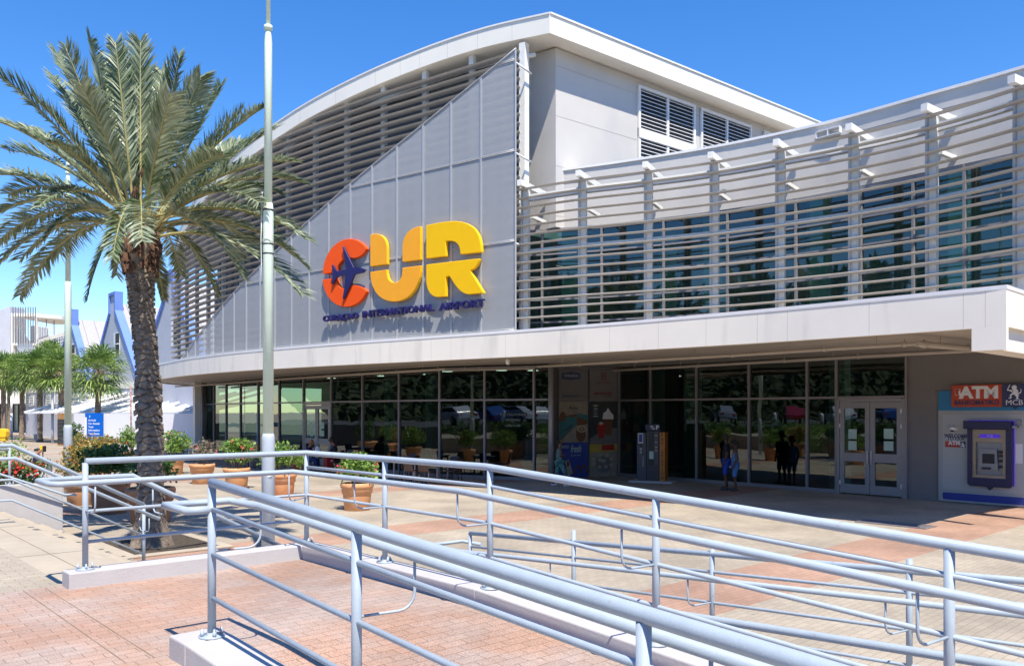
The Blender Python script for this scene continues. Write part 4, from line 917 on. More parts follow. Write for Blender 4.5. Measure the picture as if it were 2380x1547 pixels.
s_, z_ = ap(1292, 900, .06); lb = plate(AF, s_ - .085, s_ + .085, z_ - .27, z_ + .25, .064, M['txt_w'], None, 'paper_notice', .003); tag(lb, 'narrow white printed label at the right of the cash machine', 'notice')

# ------------------------------------------------------------------ pay station
pc0 = G_(1516, 1121); PF = Frame((pc0.x - 1, pc0.y + .30), (pc0.x, pc0.y + .18 - .15))
PF = Frame((X_(1467, 29.6), 29.6), (X_(1574, 28.9), 28.9))
PS = empty('pay_station', pc0, 'dark parking pay machine with an orange side board reading pay station', 'pay machine')
M['pay'] = paint('anthracite machine', (.04, .043, .055), .4, var=.03); M['pay_l'] = paint('grey machine panel', (.06, .065, .08), .4); M['pay_o'] = paint('orange board', (.48, .16, .012), .4, var=.02)
def pb(x0, x1, z0, z1, o0, o1, mat, name, bev=0.0):
    b = MB(); b.obox(PF.p((x0 + x1) / 2, (z0 + z1) / 2, (o0 + o1) / 2), PF.r * (x1 - x0) / 2, PF.n * (o1 - o0) / 2, V(0, 0, (z1 - z0) / 2)); return b.build(name, mat, PS, bevel=bev)
pb(.0, 1.55, 0, .07, -.5, .35, M['kerb'], 'plinth', .01)
pb(.24, .58, .07, 1.78, -.28, .10, M['pay_l'], 'ticket_cabinet', .012)
pb(.58, 1.06, .07, 1.85, -.32, .06, M['pay'], 'machine_body', .012); pb(.56, 1.08, 1.86, 2.08, -.30, .14, M['navy_f'], 'top_sign', .01)
pb(.66, .84, .62, 1.80, .06, .075, M['black'], 'recess'); pb(.86, 1.02, .62, 1.80, .06, .085, M['pay_l'], 'button_panel')
pb(1.08, 1.27, .07, 1.80, -.32, .14, M['pay_o'], 'side_board', .008)
pb(.30, .47, 1.40, 1.76, .10, .115, M['txt_w'], 'instruction_plate'); pb(.32, .45, 1.44, 1.73, .115, .12, M['bar_blue'], 'instruction_print')
pb(.70, .86, .85, 1.12, .09, .13, M['int_green'], 'leaflet_holder'); 
for z in (1.66, 1.42, 1.24, 1.12): pb(.90, .99, z, z + .05, .085, .10, M['silver'], 'slot')
pb(.36, .43, 1.28, 1.36, .10, .125, M['black'], 'card_slot')
M['txt_grey'] = paint('grey lettering', (.25, .26, .29), .5)
put_text('P', .20, PF, 1.0, 1.965, .143, M['txt_w'], PS, bold=.006)
b = MB(); b.obox(PF.p(.80, 2.0, .142), PF.r * .05, PF.n * .003, V(0, 0, .02)); b.obox(PF.p(.86, 1.93, .142), PF.r * .055, PF.n * .003, V(0, 0, .016)); b.lathe([(.03, -.003), (.03, .003)], PF.p(.74, 1.93, .142), 10); b.build('coin_symbol', M['txt_w'], PS)
for k, ch in enumerate('PAY STATION'):
    if ch != ' ': put_text(ch, .155, PF, 1.175, 1.70 - k * .152, .142, M['black'], PS, 'lettering', bold=.004)
put_text('SKIDATA', .10, PF, .47, .75, .102, M['txt_grey'], PS, rot=math.pi / 2, bold=.002)
b = MB(); b.ext([PF.p(.34 + x, 1.12 + y, .102) for x, y in ((0, .1), (.1, .1), (.05, .03))], PF.n * -.003); b.obox(PF.p(.39, 1.10, .102), PF.r * .04, PF.n * .003, V(0, 0, .012)); b.obox(PF.p(.38, 1.05, .102), PF.r * .03, PF.n * .003, V(0, 0, .012)); b.build('ticket_symbol', M['int_green'], PS)

# ------------------------------------------------------------------ posters on the recessed wall
def po_(x, y, o=.13): return PW.px(2150 / 1.721 + x / 2.714 / 1.721, 1430 / 1.721 + y / 2.714 / 1.721, o)
def poster(lab, x0, x1, y0, y1, mat):
    a0, z1 = po_(x0, y0); a1, _ = po_(x1, y0); _, z0 = po_((x0 + x1) / 2, y1)
    z1 = po_((x0 + x1) / 2, y0)[1]
    t = empty('poster', PW.p((a0 + a1) / 2, z0, .13), lab, 'poster', 'posters on the recessed wall'); plate(PW, a0, a1, z0, z1, .13, mat, t, 'sheet', .003); return t
M['post_grey'] = paint('grey poster sheet', (.17, .165, .16), .5, var=.02); M['post_cream'] = paint('cream poster print', (.30, .26, .20), .5, var=.12, vs=6); M['teal'] = paint('teal print', (.035, .17, .18), .5); M['brown'] = paint('brown print', (.15, .065, .03), .5, var=.3, vs=14)
M['post_dark'] = paint('dark poster print', (.035, .04, .045), .5, var=.2, vs=5); M['post_blue'] = paint('blue poster print', (.03, .06, .28), .5, var=.08); M['cream'] = paint('cream print', (.40, .34, .24), .5, var=.2, vs=18); M['redp'] = paint('red print', (.35, .02, .02), .5); M['yel'] = paint('yellow print', (.45, .33, .06), .5, var=.15, vs=9); M['darkred'] = paint('dark red print', (.20, .02, .02), .5); M['gold2'] = paint('gold print', (.32, .22, .06), .5)
def pt(s, x, y, size, mat, par, **k): a, z = po_(x, y, .135); return put_text(s, size, PW, a, z, .1345, mat, par, **k)
def disc(par, x, y, rx, rz, mat, name, o=.1335, n=20, a0=0.0, a1=360.0):
    a, z = po_(x, y); pts = [PW.p(a + rx * math.cos(math.radians(a0 + (a1 - a0) * k / n)), z + rz * math.sin(math.radians(a0 + (a1 - a0) * k / n)), o) for k in range(n)]
    b = MB(); b.ext(pts, PW.n * -.002); return b.build(name, mat, par)
def pol(par, pts, mat, name, o=.1335):
    P = []
    for x, y in pts: a, z = po_(x, y); P.append(PW.p(a, z, o))
    b = MB(); b.ext(P, PW.n * -.002); return b.build(name, mat, par)
p1_ = poster('grey panel with the dark bun shop badge and a small crowned pretzel mark', 230, 545, 125, 450, M['post_grey'])
pol(p1_, [(262, 165), (330, 158), (362, 150), (395, 158), (465, 168), (465, 228), (395, 236), (362, 244), (330, 236), (262, 228)], M['txt_n'], 'badge'); pt('CINNABON', 363, 197, .15, M['int_green'], p1_, width=.62, ext=.0005)
disc(p1_, 363, 340, .085, .12, M['gold2'], 'pretzel_mark'); disc(p1_, 363, 340, .05, .08, M['post_grey'], 'pretzel_hole', .1345); pt("AuntieAnne's", 363, 414, .13, M['txt_n'], p1_, width=.74, bold=.003, ext=.0005)
p2_ = poster('grey panel with two red shop names and a square stamp', 566, 865, 128, 455, M['post_grey'])
pol(p2_, [(692, 163), (745, 163), (745, 236), (692, 236)], M['darkred'], 'stamp'); pol(p2_, [(700, 172), (737, 172), (737, 228), (700, 228)], M['post_grey'], 'stamp_field', .1345); pol(p2_, [(710, 180), (728, 195), (716, 220), (704, 205)], M['darkred'], 'stamp_figure', .1350)
pt('Juan Valdez', 712, 268, .17, M['darkred'], p2_, width=.68, shear=.15, ext=.0005); pt('MINI PANCAKES', 712, 390, .145, M['darkred'], p2_, width=.80, bold=.006, ext=.0005); pt('Grillies', 770, 418, .11, M['txt_n'], p2_, shear=.3, ext=.0005)
p3_ = poster('poster of a teal bun box and a frosted roll under recipe lettering', 230, 545, 475, 918, M['post_cream'])
pol(p3_, [(232, 640), (420, 610), (545, 640), (545, 720), (420, 735), (232, 916)], M['brown'], 'table_top', .1325); pol(p3_, [(232, 700), (300, 640), (428, 645), (428, 720), (232, 895)], M['teal'], 'bun_box', .1335); disc(p3_, 275, 638, .13, .19, M['brown'], 'bun', .1345)
disc(p3_, 470, 830, .22, .30, M['brown'], 'frosted_roll', .1345); disc(p3_, 480, 775, .20, .13, M['cream'], 'icing', .135); disc(p3_, 482, 775, .12, .08, M['brown'], 'icing_ring', .1355); disc(p3_, 482, 775, .06, .045, M['cream'], 'icing_centre', .136)
pol(p3_, [(292, 790), (375, 722), (375, 745), (292, 806)], M['txt_n'], 'box_label', .1345); pol(p3_, [(440, 600), (545, 620), (545, 680), (430, 640)], M['teal'], 'second_box', .1335)
pt('THE', 388, 510, .06, M['txt_n'], p3_, ext=.0005); pt('Recipe', 388, 545, .19, M['black'], p3_, width=.36, shear=.2, bold=.003, ext=.0005); pt('FOR WONDERFUL', 388, 586, .06, M['txt_n'], p3_, width=.38, ext=.0005)
p4_ = poster('blue poster with fresh all day long lettering and pretzels', 230, 545, 920, 1298, M['post_blue'])
pt('BAKED', 300, 968, .16, M['int_green'], p4_, width=.33, ext=.0005); pt('fresh', 415, 990, .40, M['int_green'], p4_, width=.46, shear=.3, bold=.003, ext=.0005); pt('ALL DAY LONG', 417, 1058, .085, M['int_green'], p4_, width=.42, ext=.0005)
b = MB(); a_, z_ = po_(470, 1230)
for dx in (-.12, .14): b.tube([PW.p(a_ + dx + .13 * math.cos(t), z_ + .22 * math.sin(t), .14) for t in [k * math.pi / 8 for k in range(-1, 10)]], .035, 8)
b.build('pretzels', M['brown'], p4_); pol(p4_, [(300, 1120), (340, 1105), (385, 1250), (330, 1290)], M['cream'], 'paper_bag', .1335); disc(p4_, 330, 1150, .06, .12, M['brown'], 'pretzel_bite', .1345)
p5_ = poster('dark poster of a red coffee cup and a cream topped iced drink', 566, 865, 478, 935, M['post_dark'])
pol(p5_, [(568, 880), (740, 770), (862, 760), (862, 934), (568, 934)], M['post_grey'], 'counter', .1325)
pol(p5_, [(645, 715), (738, 715), (720, 872), (664, 872)], M['redp'], 'paper_cup'); disc(p5_, 690, 712, .115, .07, M['cream'], 'coffee_foam', .1345); disc(p5_, 690, 708, .035, .03, M['txt_w'], 'foam_heart', .135)
pol(p5_, [(715, 670), (818, 670), (800, 838), (735, 838)], M['brown'], 'iced_glass', .133); pol(p5_, [(705, 665), (715, 600), (745, 580), (765, 543), (790, 585), (822, 620), (825, 668)], M['txt_w'], 'whipped_cream', .1338)
pt('100%', 630, 555, .13, M['int_green'], p5_, width=.17, ext=.0005); pt('COLOMBIAN', 630, 580, .045, M['int_green'], p5_, width=.17, ext=.0005); pt('COFFEE', 630, 606, .10, M['int_green'], p5_, width=.17, ext=.0005); pol(p5_, [(594, 515), (664, 515), (630, 530)], M['int_green'], 'arrow'); pol(p5_, [(594, 640), (664, 640), (630, 625)], M['int_green'], 'arrow')
p6_ = poster('poster of sugared mini pancakes on a pale plate', 566, 865, 937, 1292, M['post_cream'])
pol(p6_, [(567, 938), (865, 938), (865, 1010), (567, 1030)], M['yel'], 'yellow_cloth', .1328); pol(p6_, [(695, 945), (830, 940), (840, 1000), (698, 1004)], M['redp'], 'strawberries', .1332)
disc(p6_, 715, 1155, .37, .33, M['post_grey'], 'plate', .1336)
for k, (x, y) in enumerate(((605, 1100), (680, 1050), (750, 1060), (800, 1100), (680, 1110), (610, 1150), (670, 1185), (740, 1180), (800, 1160), (720, 1120))): disc(p6_, x, y, .095, .075, M['cream'], 'pancake', .1342 + k * .0004)
# window lettering of the cafe
WF = Frame((Lg[11].x, Lg[11].y), (Lg[12].x, Lg[12].y)); t_ = empty('window_lettering', WF.p(.9, 1.9, .03), 'faint pale coffee house lettering on the cafe window', 'lettering'); M['etch'] = paint('pale window print', (.16, .22, .20), .5)
for s, z, w, h in (("THE COLOMBIAN", 2.42, 1.05, .13), ("GROWERS'", 2.22, .62, .13), ('- coffee house -', 2.02, .72, .14)): put_text(s, h, WF, 1.15, z, .012, M['etch'], t_, width=w, ext=.0005)
WG = Frame((Lg[7].x, Lg[7].y), (Lg[8].x, Lg[8].y)); t_ = empty('window_lettering', WG.p(1.2, 3.4, .02), "navy bakery name in the window above the cafe door's right bay", 'lettering'); put_text("AuntieAnne's", .36, WG, 1.3, 3.42, -.02, M['etch'], t_, width=1.9, bold=.004, ext=.0005)
b = MB(); b.ext([WG.p(x, z, -.02) for x, z in ((-.02 + .08, 3.9), (.32, 3.65), (.34, 3.1), (.22, 3.15), (.12, 3.4))], WG.n * -.004); b.build('leaf_mark', M['skyblue'], t_)
# ------------------------------------------------------------------ lamp poles
def lamp_pole(loc, lab, ztop, rb=.118, k=1.0):
    def h(z): return EYE + (z - EYE) * k if z > 1.0 else z
    t = empty('lamp_pole', loc, lab, 'lamp pole', 'tall pale green lamp poles'); L = Vector(loc)
    b = MB(); b.lathe([(rb, h(0)), (rb, h(2.0)), (rb * .98, h(2.08)), (rb * .82, h(2.14))], L, 24); b.lathe([(rb * 1.5, h(0)), (rb * 1.5, h(.015)), (rb, h(.02))], L, 20); b.build('base_section', M['pole_base'], t)
    b = MB(); b.lathe([(rb * .80, h(2.13)), (rb * .80, h(6.12)), (rb * .76, h(6.28)), (rb * .62, h(6.36))], L, 24); b.build('middle_section', M['pole'], t)
    b = MB(); b.lathe([(rb * .60, h(6.3)), (rb * .60, h(9.28)), (rb * .5, h(9.42)), (rb * .36, h(9.5))], L, 20); b.build('upper_section', M['pole'], t)
    b = MB(); b.lathe([(rb * .34, h(9.45)), (rb * .34, h(ztop))], L, 14); b.lathe([(.03, h(9.52)), (.07, h(9.53)), (.07, h(9.60)), (.03, h(9.61))], L, 12); b.build('top_spigot', M['pole'], t)
    return t, L
t, L = lamp_pole((X_(623.5, 13.7), 13.7, 0), 'tall pale green lamp pole standing right of the date palm', 12.5, .108, .915)
for z in (5.9, 5.33, 5.17): b = MB(); b.lathe([(.086, z), (.092, z + .005), (.092, z + .02), (.086, z + .025)], L, 24); b.build('cable_tie', M['black'], t)
b = MB(); b.tube([L + V(-.08, -.07, 6.2), L + V(-.11, -.04, 5.4), L + V(-.10, -.05, 5.0), L + V(-.12, -.03, 4.5)], .007, 5); b.tube([L + V(-.1, -.06, 5.38), L + V(0, -.11, 5.45), L + V(.1, -.06, 5.36)], .007, 5); b.build('loose_cable', M['white'], t)
c_ = L + V(.045, -.108, 1.5); b = MB(); b.ext([c_ + V(math.cos(k * math.pi / 9) * .045, abs(math.cos(k * math.pi / 9)) * .012 * 0, math.sin(k * math.pi / 9) * .045) for k in range(18)], V(0, .012, 0)); b.build('round_sticker', M['white'], t)
b = MB(); b.obox(c_ + V(0, -.002, 0), V(.028, 0, -.006), V(0, .001, 0), V(0, 0, .005)); b.build('sticker_mark', M['black'], t)
lamp_pole((X_(158, 24.1), 24.1, 0), 'tall pale green lamp pole farther away behind the left fronds', 9.9)

# ------------------------------------------------------------------ big date palm
PT = empty('date_palm', PALM, 'big date palm with a rugged trunk and wide grey green fronds', 'palm tree')
def tx(z):                                               # trunk centre and radius from the photograph's outline
    c = lerp_tab([(0, 353.6), (.5, 352.5), (1.2, 351), (2.2, 349), (3.5, 341.7), (4.6, 329.6), (5.4, 326.5), (6.2, 329)], z); return PALM.x + (c - 353.6) / FPX * 15.5
RT = [(0, .40), (.15, .34), (.3, .31), (.55, .26), (.85, .235), (1.0, .21), (1.6, .205), (2.4, .20), (3.0, .20), (3.5, .185), (4.2, .20), (4.7, .225), (5.1, .25), (5.35, .27), (5.6, .33), (5.9, .30), (6.2, .2)]
b = MB(); zs = frange(0, 6.15, .1)
pts = []; base = 0; n = 26
for i, z in enumerate(zs):
    r = lerp_tab(RT, z)
    for j in range(n):
        an = 2 * math.pi * j / n; rr = r * (1 + .05 * math.sin(an * 5 + z * 9) + random.uniform(-.04, .04)) * (.93 if z > .6 else 1); b.v.append((tx(z) + rr * math.cos(an), PALM.y + rr * math.sin(an), z))
for i in range(len(zs) - 1):
    for j in range(n): b.f.append((i * n + j, i * n + (j + 1) % n, (i + 1) * n + (j + 1) % n, (i + 1) * n + j)); b.s.append(True)
# old leaf bases spiralling up the trunk
def boot(b, z, an, w, h, d, up):
    r = lerp_tab(RT, z) * .95; c = V(tx(z), PALM.y, z); o = V(math.cos(an), math.sin(an), 0); s = V(-math.sin(an), math.cos(an), 0)
    q = c + o * r
    vs = [q - s * w + V(0, 0, 0) - o * .02, q - s * w * .55 + o * d * .65 + V(0, 0, -h * .32), q + o * d + V(0, 0, -h * .42), q + s * w * .55 + o * d * .65 + V(0, 0, -h * .32), q + s * w - o * .02,
          q - s * w * .5 + o * d * .7 + V(0, 0, h * .15 + up * .3), q + o * d * 1.15 + V(0, 0, h * .22 + up), q + s * w * .5 + o * d * .7 + V(0, 0, h * .15 + up * .3), q + V(0, 0, h * .6) - o * .02]
    b.add(vs, [(0, 1, 5), (1, 2, 6, 5), (2, 3, 7, 6), (3, 4, 7), (0, 5, 8), (5, 6, 8), (6, 7, 8), (7, 4, 8)], True)
z = .62; k = 0
while z < 5.3:
    big = 1.0 if z < 1.7 else (1.35 if z < 3.2 else (.95 if z < 4.0 else .62)); hh = .095 * big * (1 if z < 3.9 else .85)
    nn = max(5, int(2 * math.pi * lerp_tab(RT, z) / (.20 * big)))
    for j in range(nn):
        boot(b, z + random.uniform(-.02, .02), 2 * math.pi * (j + .5 * (k % 2)) / nn + random.uniform(-.16, .16), .12 * big * random.uniform(.75, 1.15), hh * random.uniform(1.2, 1.7), .042 * big * random.uniform(.6, 1.4), random.uniform(-.01, .03))
    z += hh; k += 1
for k in range(260):                                     # root mantle at the foot
    z = random.uniform(.02, .6); an = random.uniform(0, 6.283); boot(b, z, an, .03, .07, .018, 0)
b.build('trunk', M['bark'], PT)
b = MB()
for k in range(120):
    z = random.uniform(5.15, 5.85); an = random.uniform(0, 6.283); boot(b, z, an, .05, .18, .07, .07)
b.build('cut_leaf_bases', M['boot'], PT)
CR = V(tx(5.9), PALM.y, 5.85)
def frond(tip, dy, sag, leaf_l=.57, name='frond', nl=100, petiole=.2, dark=False):
    T = P_(tip[0], tip[1], 15.5 + dy); S = CR + (V(T.x, T.y, 0) - V(CR.x, CR.y, 0)).normalized() * .12 + V(0, 0, random.uniform(-.1, .25))
    L_ = (T - S).length
    C1 = S + (T - S) * .38 + V(0, 0, sag * .9); C2 = S + (T - S) * .78 + V(0, 0, sag * .62)
    def pos(t): return S * (1 - t) ** 3 + C1 * 3 * (1 - t) ** 2 * t + C2 * 3 * (1 - t) * t * t + T * t ** 3
    n = 14; P = [pos(k / n) for k in range(n + 1)]
    b = MB(); b.tube(P, [.030 * (1 - .85 * k / n) + .003 for k in range(n + 1)], 5); 
    r_ = b.build(name, M['rachis'], PT)
    lf = MB(); wind = V(random.uniform(-.15, .15), 0, 0); tw = random.uniform(-.5, .5)
    for i in range(nl):
        t = petiole + (1 - petiole) * (i + .5) / nl; p = pos(t); d = (pos(min(1, t + .01)) - pos(t - .01)).normalized()
        side = d.cross(V(0, 0, 1)); side = side.normalized() if side.length > .05 else V(1, 0, 0)
        side = Quaternion(d, tw) @ side; up = side.cross(d)
        prof = math.sin(min(1, (t - petiole) / (1 - petiole) * 1.1 + .16) * math.pi * .62) ** .7; prof *= 1 - .5 * max(0, (t - .7) / .3)
        for s in (-1, 1):
            ll = leaf_l * prof * random.uniform(.82, 1.12) * min(1.15, L_ / 3.2)
            v = (d * random.uniform(.8, 1.15) + side * s * random.uniform(.55, .8) + up * random.uniform(.15, .5) + V(0, 0, -.05)).normalized()
            m_ = p + v * ll * .5; e = p + v * ll + V(0, 0, -.10 * ll * random.uniform(.2, 1.8)) + wind * ll
            wd = v.cross(up * .6 + side * s * random.uniform(-.3, .6)); wd = wd.normalized() * .0195
            lf.add([p - wd * .5, m_ - wd, e, m_ + wd, p + wd * .5], [(0, 1, 3, 4), (1, 2, 3)])
    lf.build('leaflets', M['palm_leaf'], r_)
tips = [((300, 140), 1.9, .15), ((375, 165), 2.2, .2), ((235, 150), 2.2, .2), ((190, 200), -2.0, .3), ((4, 178), -.6, .35), ((132, 128), .6, .25), ((153, 112), -.9, .2), ((209, 95), .3, .15), ((268, 99), -.5, .1), ((326, 97), .5, .1), ((417, 132), -.5, .15), ((467, 178), -1.0, .25), ((514, 200), .7, .2), ((611, 252), -.8, .35), ((678, 376), -.9, .55), ((706, 426), .6, .7), ((709, 554), -.9, .75), ((708, 616), .5, .85), ((698, 678), -.7, .9), ((508, 686), .9, .9), ((380, 694), 1.2, .5), ((202, 694), -.3, .9), ((47, 686), .4, .95), ((-20, 632), -.6, .95), ((-10, 566), .7, .9), ((-18, 504), -1.0, .8), ((-25, 409), .8, .6), ((-12, 281), -.7, .45), ((124, 182), 1.3, .3), ((60, 300), 1.9, .4),
        ((560, 330), 2.0, .4), ((640, 300), 1.4, .4), ((170, 230), 2.6, .3), ((330, 230), 3.2, .3), ((395, 220), -2.4, .3), ((110, 330), -2.2, .5), ((520, 360), -2.2, .5), ((600, 470), -2.0, .8), ((90, 480), -2.2, .8), ((640, 520), 2.0, .8), ((60, 520), 2.2, .8), ((560, 600), 2.6, .9), ((140, 590), 2.5, .9), ((262, 600), -2.3, 1.0), ((330, 560), -3.0, .9), ((420, 640), 2.8, 1.0), ((560, 640), -1.6, .9), ((620, 600), 1.3, .85), ((50, 600), 1.5, .9), ((100, 560), -1.7, .9), ((20, 350), 1.6, .5), ((610, 380), 1.7, .5), ((285, 330), 3.0, .5), ((200, 420), 3.0, .6), ((480, 430), 3.0, .6), ((270, 640), 2.6, .9), ((80, 230), -1.2, .35), ((560, 260), .9, .3), ((650, 450), .8, .7), ((20, 450), .9, .7)]
for tp, dy, sg_ in tips: frond(tp, dy, sg_)
b = MB()
for k in range(5):
    a = random.uniform(-1, 1.2); q = CR + V(a * .5, -.2 + random.uniform(-.2, .3), .5 + random.uniform(0, .9)); 
    for j in range(26): b.tube([q, q + V(random.uniform(-.1, .1), random.uniform(-.1, .1), -random.uniform(.1, .35))], .004, 3)
b.build('dry_flower_stalks', M['boot'], PT)

# ------------------------------------------------------------------ fan palms
def fan_palm(x, D, zc, r, lab, seed, lean=0.0):
    random.seed(seed); base = V(X_(x, D), D, 0); t = empty('fan_palm', base, lab, 'palm tree', 'fan palms beyond the plaza')
    b = MB(); zz = frange(0, zc, .35); b.tube([base + V(lean * (z / zc), 0, z) for z in zz], [(.30 if z < .3 else .21 + .05 * math.sin(z * 7) * .3) * (1.25 if z > zc - 1.3 else 1) for z in zz], 10)
    for k in range(70):
        z = random.uniform(zc - 1.6, zc - .1); an = random.uniform(0, 6.28); o = V(math.cos(an), math.sin(an), 0); q = base + V(lean * z / zc, 0, z) + o * .24; b.tube([q, q + o * .18 + V(0, 0, .28)], [.05, .02], 4)
    b.build('trunk', M['trunk2'], t)
    c = base + V(lean, 0, zc); cr = MB(); st = MB()
    for k in range(50):
        an = k * 2.399 + random.uniform(-.2, .2); el = math.radians(85 - 135 * (k / 50.0) ** .85 + random.uniform(-8, 8)); d = V(math.cos(an) * math.cos(el), math.sin(an) * math.cos(el), math.sin(el))
        pl = r * random.uniform(.45, .58); h = c + d * pl + V(0, 0, -.06 * pl); st.tube([c, c + d * pl * .5 + V(0, 0, .05), h], .014, 4)
        side = d.cross(V(0, 0, 1)); side = side.normalized() if side.length > .1 else V(1, 0, 0); up = side.cross(d)
        nb = 17
        for j in range(nb):
            fa = math.radians(-125 + 250 * j / (nb - 1)); v = (d * math.cos(fa) + side * math.sin(fa) + up * random.uniform(-.05, .25)).normalized(); ll = r * .62 * (1 - .28 * abs(fa) / 2.2) * random.uniform(.85, 1.1)
            m_ = h + v * ll * .55; e = h + v * ll + V(0, 0, -.30 * ll * random.uniform(.5, 1.3)); w = v.cross(up).normalized() * .055
            cr.add([h, m_ - w, e, m_ + w], [(0, 1, 3), (1, 2, 3)])
    cr.build('crown', M['fan'], t); st.build('leaf_stalks', M['rachis'], t)
FP = [(8, 76, 6.1, 2.3, 'fan palm at the left edge of the picture, yellowish crown', 0), (50, 72, 5.9, 2.2, 'fan palm with a dark scorched upper trunk, second from left', .1), (93, 68, 5.9, 2.3, 'fan palm beside the small white bench', 0), (146, 66, 5.7, 2.3, 'fan palm mostly hidden behind the far lamp pole', -.2), (225, 60, 5.4, 2.5, 'fan palm with a full round crown behind the blue sign', .15), (22, 82, 6.6, 2.1, 'fan palm farther back between the two leftmost ones', 0), (118, 80, 7.6, 2.2, 'tall fan palm rising at the back of the group', 0)]
for i, (x, D, zc, r, lab, ln) in enumerate(FP): fan_palm(x, D, zc, r, lab, 20 + i, ln)
random.seed(11)

# ------------------------------------------------------------------ potted shrubs
def leafball(c, rx, rz, n, ls, mat, name, parent, fl=0, flmat=None, floor=-.55):
    b = MB(); ctr = [(random.gauss(0, .45), random.gauss(0, .45), random.uniform(-.5, .9)) for _ in range(max(6, n // 70))]
    i = 0
    while i < n:
        q = random.choice(ctr); p = V(q[0] + random.gauss(0, .26), q[1] + random.gauss(0, .26), q[2] + random.gauss(0, .24))
        if p.length > 1.15 or p.z < floor: i += .2; continue
        p = V(c[0] + p.x * rx, c[1] + p.y * rx, c[2] + p.z * rz); d = V(random.gauss(0, 1), random.gauss(0, 1), random.gauss(.5, .8)).normalized(); s = d.orthogonal().normalized(); s = Quaternion(d, random.uniform(0, 6.28)) @ s
        l = ls * random.uniform(.7, 1.3); b.add([p, p + d * l * .5 + s * l * .3, p + d * l, p + d * l * .5 - s * l * .3], [(0, 1, 2, 3)]); i += 1
    o = b.build(name, mat, parent)
    if fl:
        f = MB()
        for _ in range(fl):
            q = random.choice(ctr); p = V(q[0], q[1], q[2]).normalized() * random.uniform(.85, 1.05); p.z = abs(p.z) * random.choice((1, 1, -.3)); p = V(c[0] + p.x * rx, c[1] + p.y * rx, c[2] + p.z * rz)
            for k in range(4):
                d = V(random.gauss(0, 1), random.gauss(0, 1), random.gauss(0, 1)).normalized(); s = d.orthogonal().normalized(); l = ls * random.uniform(.35, .65); pp = p + d * l * .4; f.add([pp, pp + d * l * .5 + s * l * .4, pp + d * l, pp + d * l * .5 - s * l * .4], [(0, 1, 2, 3)])
        f.build('flowers', flmat, parent)['kind'] = 'stuff'
    return o
def pot(x, ybase, rw, lab, leaf, n, hgt, wid, fl=0, mat='terra', ph=.70, D=None, twig=True, flm='pink'):
    D = D or FPX * EYE / (ybase - HY); p = V(X_(x, D), D, 0); R = rw / 2; t = empty('potted_shrub', p, lab, 'potted plant', 'terracotta pots with shrubs on the plaza')
    b = MB(); b.lathe([(R * .74, 0), (R * .78, ph * .02), (R * .86, ph * .58), (R * .865, ph * .60), (R * .93, ph * .62), (R * .945, ph * .80), (R * .955, ph * .815), (R * 1.0, ph * .83), (R * 1.02, ph * .90), (R * 1.01, ph * .96), (R * .97, ph), (R * .86, ph), (R * .84, ph * .9)], p, 32); b.build('pot', M[mat], t)
    b = MB(); b.lathe([(R * .845, ph * .86), (R * .845, ph * .90), (.02, ph * .91)], p, 20); b.build('soil', M['soil'], t)
    if twig:
        b = MB()
        for k in range(11):
            an = random.uniform(0, 6.28); q = p + V(math.cos(an) * .06, math.sin(an) * .06, ph * .9); e = p + V(math.cos(an) * wid * .32, math.sin(an) * wid * .32, ph + hgt * random.uniform(.4, .8)); m_ = (q + e) / 2 + V(random.uniform(-.05, .05), 0, -.03); b.tube([q, m_, e], [.014, .01, .005], 5)
        b.build('stems', M['twig'], t)
    leafball((p.x, p.y, ph + hgt * .5), wid / 2, hgt * .56, int(n * 1.9), .10, M[leaf], 'foliage', t, int(fl * 1.3), M[flm])
pot(830, 1184, .84, 'terracotta pot with a green shrub and pink flowers, the nearest to the cafe', 'leaf', 900, .66, 1.05, 16)
pot(655, 1153, .86, 'terracotta pot with a bushy green shrub just right of the lamp pole', 'leaf', 900, .85, 1.25, 2)
pot(550, 1136, .85, 'terracotta pot with a shrub covered in pink flowers left of the lamp pole', 'leaf', 900, .85, 1.2, 26)
pot(470, 1123, .86, 'terracotta pot with a sparse greyish twiggy shrub', 'leaf_g', 420, .75, 1.15, 6)
pot(403, 1101, .88, 'terracotta pot with a dense dark green shrub right behind the palm trunk', 'leaf', 900, .95, 1.3, 6, flm='redfl')
pot(190, 1172, .90, 'dusky terracotta pot with a rusty orange leaved shrub at the wall end', 'leaf_r', 800, .85, 1.15, 0, 'terra')
pot(255, 1191, 1.0, 'widest terracotta pot with a spreading dark green shrub', 'leaf_d', 1200, .75, 1.45, 0, 'terra_d', ph=.86)
pot(350, 1213, 1.06, 'terracotta pot standing behind the date palm trunk', 'leaf_d', 700, .6, 1.2, 0, 'terra_d', ph=.80)
pot(201, 1079, .95, 'terracotta pot with a rust tipped green shrub in front of the blue sign', 'leaf_r', 600, .8, 1.2, 0, D=37)
pot(247, 1079, .95, 'terracotta pot with an orange flushed shrub right of the blue sign', 'leaf_r', 600, .7, 1.2, 0, D=36)
pot(303, 1079, .92, 'terracotta pot with a loose bright green shrub before the white hoarding', 'leaf', 600, 1.1, 1.1, 6, D=37, flm='redfl')
pot(168, 1079, .9, 'terracotta pot with a dark shrub beside the far lamp pole', 'leaf_d', 600, 1.15, 1.0, 3, D=39, flm='redfl')
pot(228, 1130, .9, 'terracotta pot with a small rusty shrub behind the widest pot', 'leaf_r', 600, .65, 1.1, 0, D=29)
